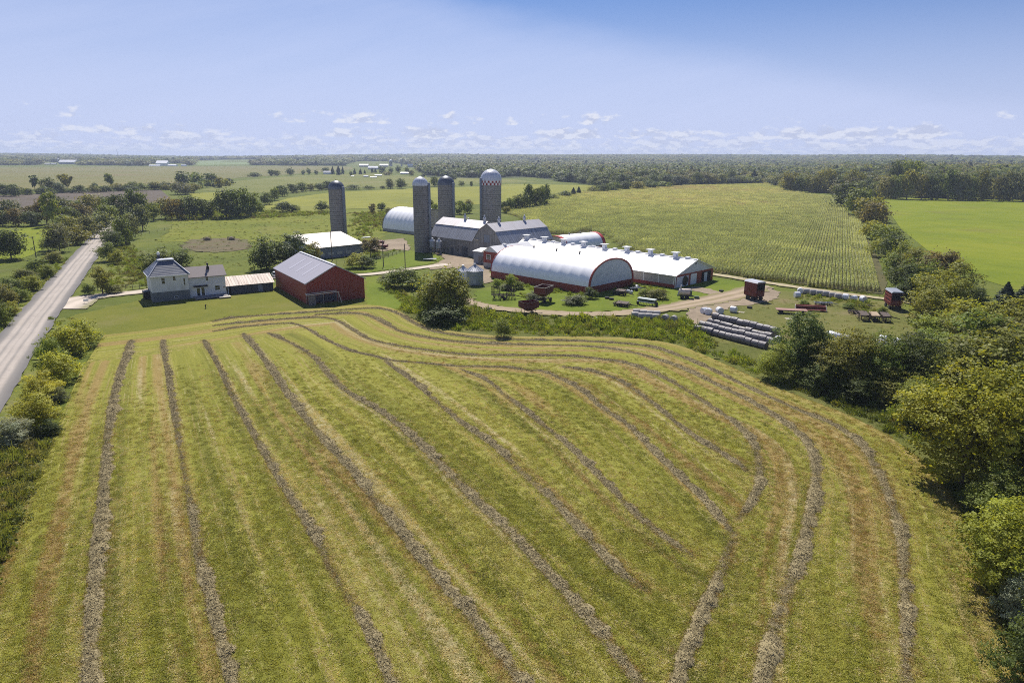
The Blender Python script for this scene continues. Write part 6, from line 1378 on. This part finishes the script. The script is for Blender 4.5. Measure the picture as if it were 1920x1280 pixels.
T(1880, 588, 530, 52, 'cone', 'pine', 'dark spruce at the near edge of the bright right field, left of two', 'spruces by the bright field'); T(1917, 592, 526, 58, 'cone', 'pine', 'dark spruce at the near edge of the bright right field, right of two', 'spruces by the bright field')
# the two tall trees that stand up above the far right woods and the wood's front row
ordinal([(1674, 362, 298, 24, 'tall', 'dark'), (1704, 360, 295, 40, 'round', 'mid')], 'tall trees over the right woods', 'standing above the woods over the bright field')
front = [(1480 + k * 23 + rt.randrange(-5, 6), 360 + k * .55 + (3 if k > 7 else 0), 322 + rt.randrange(-8, 8) - k * .4, rt.randrange(26, 38), rt.choice(('round', 'round', 'tall')), rt.choice(('dark', 'mid', 'olive', 'mid', 'olive'))) for k in range(6)] + [(1655 + k * 24 + rt.randrange(-5, 6), 373 + k * .5, 330 + rt.randrange(-10, 6) - k * .9, rt.randrange(28, 42), rt.choice(('round', 'round', 'tall')), rt.choice(('dark', 'mid', 'olive', 'mid', 'grey'))) for k in range(12)]
ordinal(front, 'front trees of the right woods', 'fronting the right-hand woods, from the left')

# left: bushes between road and hay field
G4 = 'bushes between road and hay field'
for a in [(158, 648, 594, 58, 'bush', 'yellow', 'darker rounded bush at the far end of the roadside clump'), (125, 668, 602, 62, 'bush', 'gold', 'bright bush, second from the far end of the roadside clump'), (98, 700, 622, 52, 'bush', 'lime', 'light green bush on the road side of the clump'), (115, 712, 652, 66, 'bush', 'gold', 'widest yellow-green bush in the middle of the roadside clump'), (84, 745, 690, 66, 'bush', 'gold', 'yellow-green bush, second from the near end of the roadside clump'), (72, 806, 738, 80, 'bush', 'gold', 'yellow-green bush at the near end of the roadside clump'), (28, 832, 774, 62, 'bush', 'silver', 'silvery grey bush at the near end of the roadside clump'), (112, 752, 722, 30, 'bush', 'grey', 'small grey-green shrub at the field edge of the clump'), (95, 815, 785, 34, 'bush', 'dark', 'small dark shrub between the silvery bush and the field')]: T(*a[:6], a[6], G4)
# roadside beyond the drive
T(193, 552, 498, 34, 'open', 'olive', 'young sparse tree at the corner of the drive and the road', None); T(168, 552, 528, 24, 'bush', 'mid', 'low bush at the corner of the drive and the road', None); T(215, 550, 532, 30, 'bush', 'olive', 'low weedy bush beside the drive, right of the young tree', None)
ordinal([(204, 490, 452, 34, 'round', 'mid'), (218, 495, 465, 26, 'bush', 'yellow'), (212, 466, 428, 36, 'round', 'dark'), (236, 458, 405, 34, 'round', 'mid'), (248, 448, 398, 30, 'round', 'grey'), (268, 432, 380, 34, 'tall', 'grey'), (288, 414, 378, 26, 'tall', 'mid'), (196, 452, 432, 16, 'bush', 'silver'), (228, 440, 408, 26, 'round', 'lime')], 'trees on the house side of the road', 'on the house side of the road, nearest first', 2)
ordinal([(168, 447, 400, 42, 'willow', 'grey'), (192, 436, 396, 40, 'willow', 'grey'), (145, 458, 420, 48, 'willow', 'olive'), (112, 472, 418, 46, 'willow', 'grey'), (92, 470, 440, 30, 'bush', 'mid'), (118, 430, 402, 40, 'round', 'mid'), (205, 412, 380, 36, 'round', 'lime'), (132, 440, 405, 36, 'round', 'olive'), (100, 492, 468, 30, 'bush', 'olive'), (70, 508, 482, 34, 'bush', 'mid'), (88, 520, 492, 30, 'bush', 'lime'), (45, 528, 500, 34, 'bush', 'olive'), (60, 545, 512, 34, 'bush', 'yellow'), (25, 550, 515, 40, 'bush', 'mid'), (10, 575, 528, 40, 'bush', 'olive'), (40, 565, 535, 30, 'bush', 'lime'), (8, 610, 560, 36, 'bush', 'mid'), (22, 592, 562, 26, 'bush', 'yellow')], 'trees on the field side of the road', 'across the road, from its far end', 1)
T(22, 486, 426, 62, 'willow', 'dark', 'big dark clump of trees standing alone in the left bright field', None); T(-15, 486, 430, 50, 'willow', 'dark', 'dark tree at the left frame edge in the bright field', None)
ordinal([(5, 424, 392, 34, 'round', 'dark'), (35, 424, 388, 36, 'round', 'brown'), (62, 424, 394, 36, 'round', 'dark'), (88, 420, 370, 40, 'tall', 'brown'), (100, 424, 360, 34, 'open', 'mid'), (128, 420, 385, 34, 'round', 'dark'), (152, 415, 375, 40, 'round', 'brown'), (-15, 424, 390, 40, 'round', 'brown'), (22, 412, 372, 40, 'round', 'grey'), (70, 410, 378, 36, 'round', 'brown'), (118, 408, 366, 36, 'round', 'grey'), (172, 402, 362, 40, 'round', 'olive'), (140, 404, 372, 34, 'round', 'mid'), (200, 400, 366, 34, 'round', 'mid')], 'trees behind the left bright field', 'behind the left bright field, left to right')
ordinal([(225, 408, 362, 38, 'round', 'dark'), (250, 404, 352, 36, 'tall', 'dark'), (265, 404, 358, 28, 'round', 'mid'), (310, 410, 370, 32, 'round', 'olive'), (332, 411, 365, 36, 'round', 'brown'), (356, 411, 366, 34, 'round', 'dark'), (382, 410, 366, 34, 'round', 'dark'), (397, 408, 374, 24, 'round', 'mid'), (425, 409, 352, 40, 'round', 'dark'), (448, 408, 348, 44, 'round', 'dark'), (470, 405, 358, 36, 'round', 'mid'), (482, 400, 372, 26, 'bush', 'mid')], 'trees along the top of the pasture', 'along the top of the pasture, left to right')
ordinal([(8, 368, 342, 26, 'bush', 'dark'), (30, 368, 344, 28, 'round', 'dark'), (50, 364, 352, 18, 'bush', 'olive'), (66, 357, 329, 20, 'vase', 'dark'), (90, 362, 331, 26, 'round', 'dark'), (110, 362, 340, 26, 'bush', 'dark'), (127, 360, 326, 27, 'vase', 'olive'), (148, 362, 346, 22, 'bush', 'dark'), (178, 359, 342, 14, 'tall', 'dark'), (208, 356, 326, 22, 'vase', 'mid'), (222, 358, 342, 26, 'bush', 'olive'), (248, 356, 338, 22, 'round', 'mid'), (290, 356, 340, 26, 'bush', 'dark'), (310, 356, 340, 24, 'round', 'dark'), (345, 352, 320, 30, 'round', 'dark'), (368, 350, 322, 26, 'round', 'mid'), (396, 348, 322, 22, 'round', 'dark'), (412, 352, 330, 18, 'round', 'olive'), (338, 365, 338, 36, 'round', 'grey'), (360, 362, 342, 28, 'round', 'olive'), (390, 340, 333, 26, 'bush', 'dark')], 'field hedge beyond the ploughed land', 'beyond the ploughed field, left to right')
ordinal([(478, 332, 322, 26, 'bush', 'mid'), (510, 330, 316, 14, 'round', 'dark'), (520, 330, 317, 12, 'round', 'mid'), (545, 329, 315, 16, 'round', 'dark'), (568, 328, 318, 9, 'tall', 'dark'), (579, 328, 315, 10, 'tall', 'mid'), (593, 328, 319, 8, 'round', 'dark'), (611, 326, 312, 14, 'round', 'dark'), (624, 327, 313, 8, 'cone', 'pine'), (635, 328, 312, 11, 'cone', 'pine'), (643, 327, 313, 7, 'cone', 'pine'), (658, 330, 321, 7, 'round', 'dark'), (665, 327, 317, 7, 'cone', 'pine'), (676, 327, 317, 7, 'cone', 'pine'), (684, 326, 319, 5, 'cone', 'pine'), (698, 324, 315, 7, 'cone', 'pine'), (704, 324, 316, 6, 'cone', 'pine'), (716, 325, 311, 13, 'round', 'dark'), (734, 325, 314, 10, 'round', 'dark'), (748, 324, 310, 12, 'round', 'dark'), (762, 326, 312, 10, 'round', 'mid'), (772, 330, 318, 12, 'round', 'olive'), (793, 332, 325, 8, 'bush', 'dark'), (726, 329, 320, 18, 'bush', 'olive')], 'trees round the hilltop farm', 'near the hilltop farm, left to right')
mid = [(500, 384, 358, 22, 'bush', 'dark'), (515, 376, 350, 20, 'round', 'mid'), (530, 368, 346, 24, 'round', 'dark'), (548, 362, 342, 22, 'round', 'dark'), (565, 360, 340, 24, 'round', 'mid'), (582, 358, 343, 18, 'round', 'olive'), (600, 357, 342, 20, 'round', 'dark'), (612, 356, 338, 22, 'round', 'dark'), (662, 356, 345, 26, 'bush', 'dark'), (690, 355, 347, 22, 'bush', 'mid'), (717, 354, 348, 10, 'bush', 'dark'), (732, 354, 334, 18, 'round', 'grey'), (752, 354, 333, 20, 'round', 'dark'), (815, 350, 330, 16, 'round', 'mid'), (828, 348, 341, 20, 'bush', 'dark'), (884, 349, 339, 7, 'round', 'dark'), (850, 338, 325, 18, 'round', 'dark'), (865, 348, 338, 12, 'bush', 'mid')]
ordinal(mid, 'trees in the middle hedge', 'across the middle meadows, left to right')
for a in [(532, 398, 376, 34, 'bush', 'dark', 'wide dark bush above the pasture, left of two'), (553, 397, 382, 18, 'bush', 'mid', 'small bush touching the wide dark bush above the pasture'), (603, 396, 375, 26, 'bush', 'dark', 'compact dark bush just left of the lone silo'), (715, 395, 379, 16, 'round', 'dark', 'small dark tree in the scrub right of the lone silo'), (699, 399, 382, 14, 'open', 'brown', 'thin brownish tree in the scrub right of the lone silo'), (730, 400, 388, 16, 'bush', 'olive', 'low olive bush in the scrub above the rear arch barn'),
          (500, 505, 435, 62, 'round', 'dark', 'large dark tree left of the low cream-roofed barn'), (550, 500, 438, 66, 'round', 'dark', 'large dark tree against the low cream-roofed barn'), (588, 492, 448, 30, 'bush', 'olive', 'bush filling the corner between the dark tree and low barn'), (303, 505, 460, 60, 'round', 'mid', 'leafy tree behind the farmhouse roof'), (340, 500, 466, 40, 'round', 'mid', 'smaller leafy tree behind the farmhouse, right of the chimney'), (283, 510, 480, 36, 'bush', 'lime', 'light bush at the left of the farmhouse roof'),
          (668, 503, 472, 40, 'bush', 'yellow', 'yellow-green bush in front of the low barn corner'), (690, 503, 476, 28, 'bush', 'dark', 'dark bush beside the yellow-green bush near the low barn'), (695, 482, 446, 36, 'open', 'brown', 'sparse brownish tree at the right corner of the low barn'),
          (750, 540, 498, 62, 'bush', 'mid', 'round green bush left of the large bushy tree by the yard'), (722, 528, 512, 26, 'bush', 'grey', 'grey-green shrub at the left end of the yard bushes'), (775, 541, 508, 40, 'bush', 'lime', 'light green bush joining the large bushy tree by the yard'), (832, 592, 496, 84, 'round', 'olive', 'large bushy olive tree at the corner of field and yard'), (856, 585, 502, 56, 'tall', 'olive', 'second stem of the large bushy tree, nearest the grain bin'), (802, 590, 530, 44, 'bush', 'lime', 'light green bush at the left foot of the large bushy tree'), (834, 606, 565, 74, 'bush', 'dark', 'dark undergrowth bush below the large bushy tree'),
          (943, 632, 594, 30, 'bush', 'mid', 'single bush in the weeds beside the mown field'), (958, 543, 514, 22, 'open', 'lime', 'light sapling against the red wall of the arch barn'), (972, 542, 526, 22, 'bush', 'lime', 'round pale shrub at the red wall of the arch barn'), (948, 544, 530, 24, 'bush', 'grey', 'grey shrub left of the sapling at the arch barn'), (932, 538, 520, 16, 'bush', 'lime', 'small shrub at the left end of the arch barn wall'), (1076, 570, 550, 40, 'bush', 'grey', 'low overgrown heap on the lawn before the arch barn'), (1230, 560, 540, 40, 'bush', 'olive', 'bushy weed clump left of the slurry tanker'), (1207, 558, 540, 22, 'bush', 'lime', 'small weed clump behind the green seed drill'), (1005, 560, 545, 34, 'bush', 'grey', 'weedy shrub between cultivator and hopper wagon'), (1108, 560, 536, 24, 'bush', 'dark', 'shaded shrub under the gable of the arch barn'),
          (1508, 574, 560, 18, 'bush', 'mid', 'weed clump before the pale bale line'), (1590, 578, 566, 22, 'bush', 'mid', 'weed clump left of the old mower'), (1655, 592, 572, 20, 'bush', 'mid', 'weed clump at the left wheel of the hedge wagon')]: T(*a[:6], a[6], None)
hb = []
for x0, y0, x1, y1, n in ((0, 366, 140, 362, 9), (150, 361, 330, 356, 11), (330, 356, 440, 347, 8)):
    for k in range(n): f = (k + rt.random()) / n; x, y = x0 + (x1 - x0) * f, y0 + (y1 - y0) * f + rt.uniform(-1, 1); hb.append((x, y, y - rt.uniform(8, 17), rt.uniform(14, 24), 'bush', rt.choice(('dark', 'mid', 'olive', 'dark'))))
ordinal(hb, 'low scrub of the far field hedge', 'in the far field hedge, left to right')
# spruces and bushes behind the silos
ordinal([(946, 398, 378, 20, 'tall', 'dark'), (957, 397, 370, 18, 'tall', 'mid'), (968, 396, 365, 20, 'tall', 'dark'), (980, 394, 358, 22, 'round', 'dark'), (992, 392, 346, 24, 'tall', 'dark'), (1003, 391, 352, 20, 'tall', 'dark'), (1013, 389, 349, 22, 'tall', 'mid'), (1022, 387, 344, 20, 'tall', 'dark'), (950, 400, 386, 16, 'bush', 'olive')], 'poplars right of the checkered silo', 'behind the old barn, left to right')
ordinal([(806, 400, 372, 16, 'tall', 'dark'), (815, 402, 380, 16, 'bush', 'mid'), (862, 402, 374, 22, 'round', 'mid'), (878, 400, 378, 20, 'round', 'dark'), (880, 385, 372, 16, 'bush', 'olive')], 'trees between the silos', 'between the silos, left to right')
ordinal([(1035, 376, 362, 24, 'bush', 'mid'), (1060, 371, 356, 22, 'bush', 'dark'), (1075, 368, 352, 14, 'cone', 'pine'), (1085, 366, 350, 12, 'cone', 'pine'), (1112, 362, 348, 26, 'bush', 'olive'), (1130, 362, 344, 24, 'round', 'dark'), (1150, 360, 340, 24, 'round', 'mid'), (1170, 358, 338, 26, 'round', 'dark'), (1195, 357, 338, 28, 'round', 'olive'), (1220, 355, 336, 26, 'round', 'dark'), (1245, 353, 338, 26, 'round', 'mid')], 'trees at the left end of the corn', 'at the far corn edge, left to right')

# ------------------------------------------------------------------ weeds, rank grass, tufts (uncountable)
G_ = [(.17, .225, .028), (.21, .27, .032), (.26, .30, .042), (.20, .21, .06)]
weeds('ditch_weeds', [poly((748, 582), (770, 562), (800, 570), (870, 575), (960, 594), (1100, 597), (1290, 600), (1310, 625), (1345, 648), (1430, 690), (1420, 708), (1340, 671), (1270, 645), (1180, 633), (1000, 629), (850, 619), (800, 607)), poly((705, 522), (760, 545), (780, 575), (770, 592), (742, 560))], 1.5, G_, (.6, 1.5), seed=2)
weeds('hedge_weeds', [poly((1430, 700), (1500, 725), (1600, 760), (1720, 790), (1740, 850), (1800, 930), (1850, 990), (1880, 1080), (1930, 1250), (1910, 1250), (1880, 1170), (1850, 1090), (1830, 1025), (1800, 955), (1760, 896), (1700, 840), (1640, 800), (1560, 762), (1470, 728)), poly((1690, 620), (1760, 640), (1760, 700), (1700, 690))], 2.2, [(.11, .14, .026), (.15, .185, .028), (.09, .115, .022), (.18, .18, .04)], (.5, 1.3), seed=3)
weeds('goldenrod', [poly((1648, 770), (1700, 790), (1740, 812), (1735, 840), (1700, 825), (1660, 795))], 1.2, [(.30, .24, .02), (.13, .14, .03), (.24, .17, .05)], (.6, 1.3), seed=4)
weeds('rank_growth', [poly((-60, 860), (20, 835), (105, 818), (95, 850), (62, 925), (32, 1005), (2, 1080), (-60, 1200))], 3.2, [(.17, .20, .045), (.21, .225, .055), (.25, .25, .075), (.28, .25, .11)], (.6, 1.4), seed=5)
weeds('roadside_growth', [poly((0, 625), (60, 560), (130, 492), (100, 470), (40, 520), (-60, 600)), poly((92, 600), (130, 590), (170, 630), (100, 780), (40, 810), (85, 690)), poly((205, 470), (240, 450), (300, 505), (280, 540), (190, 548))], .55, G_ + [(.16, .15, .06)], (.5, 1.3), seed=6)
weeds('scrub', [poly((655, 400), (720, 396), (790, 398), (716, 432), (690, 450), (680, 470), (650, 440)), poly((640, 492), (690, 470), (755, 470), (690, 490)), poly((300, 400), (480, 395), (640, 398), (640, 402), (470, 412), (300, 416))], .5, G_ + [(.15, .13, .06)], (.6, 1.6), seed=7, feather=9)
weeds('barn_weeds', [poly((918, 535), (1000, 545), (1100, 560), (1100, 552), (1000, 536), (925, 524)), poly((1110, 556), (1190, 545), (1260, 552), (1240, 540), (1190, 532)), poly((995, 562), (1010, 555), (980, 548), (960, 556)), poly((1490, 562), (1560, 568), (1640, 575), (1660, 570), (1560, 556), (1500, 550)), poly((1580, 580), (1660, 600), (1660, 585), (1600, 570))], 1.1, G_, (.4, 1.1), seed=8)
weeds('corn_margin', [poly((1310, 505), (1420, 526), (1500, 537), (1580, 548), (1660, 556), (1655, 551), (1500, 532), (1345, 511)), poly((1700, 545), (1760, 600), (1720, 640), (1700, 600))], 1.2, [(.15, .165, .04), (.12, .14, .03), (.19, .18, .06)], (.4, 1.0), seed=9)
weeds('tall_weeds', [poly((760, 570), (870, 580), (1000, 600), (1290, 604), (1340, 650), (1180, 630), (900, 622), (800, 600)), poly((1440, 705), (1560, 745), (1700, 800), (1760, 880), (1720, 790), (1560, 725))], .10, G_, (1.4, 2.4), seed=18)
weeds('verge_tufts', [poly((185, 637), (150, 702), (120, 772), (90, 852), (60, 932), (30, 1012), (0, 1090), (20, 1090), (50, 1000), (78, 930), (106, 852), (134, 775), (160, 705), (200, 632)), poly((1850, 1060), (1890, 1160), (1950, 1300), (1930, 1300), (1870, 1160), (1835, 1060))], 5, [(.12, .145, .022), (.15, .165, .03), (.19, .18, .06)], (.7, 1.4), TUFT, seed=10)
weeds('pasture_tufts', [poly((290, 470), (330, 412), (420, 405), (620, 398), (700, 400), (690, 455), (560, 500), (420, 510), (280, 530))], .10, [(.09, .12, .02), (.15, .165, .03), (.20, .18, .07), (.08, .085, .03)], (.7, 2.2), TUFT, seed=12)
weeds('yard_tufts', [poly((1300, 590), (1390, 566), (1500, 558), (1660, 570), (1720, 590), (1740, 640), (1700, 690), (1480, 670), (1320, 640)), poly((1290, 590), (1330, 590), (1310, 605))], .45, [(.11, .13, .024), (.16, .15, .05), (.20, .16, .08)], (.6, 1.4), TUFT, seed=13)

# ------------------------------------------------------------------ the air
hz = MB().box(-5400, 6000, -200, 7400, -3, 72).build('haze', None); hz['kind'] = 'stuff'
mh = bpy.data.materials.new('haze_air'); mh.use_nodes = True; gh = NT(mh.node_tree)
pv = gh.n('ShaderNodeVolumePrincipled', Color=(.66, .76, .95, 1), Density=.00012); pv.inputs['Anisotropy'].default_value = .2
oh_ = gh.n('ShaderNodeOutputMaterial'); gh.t.links.new(pv.outputs[0], oh_.inputs['Volume']); hz.data.materials.append(mh)
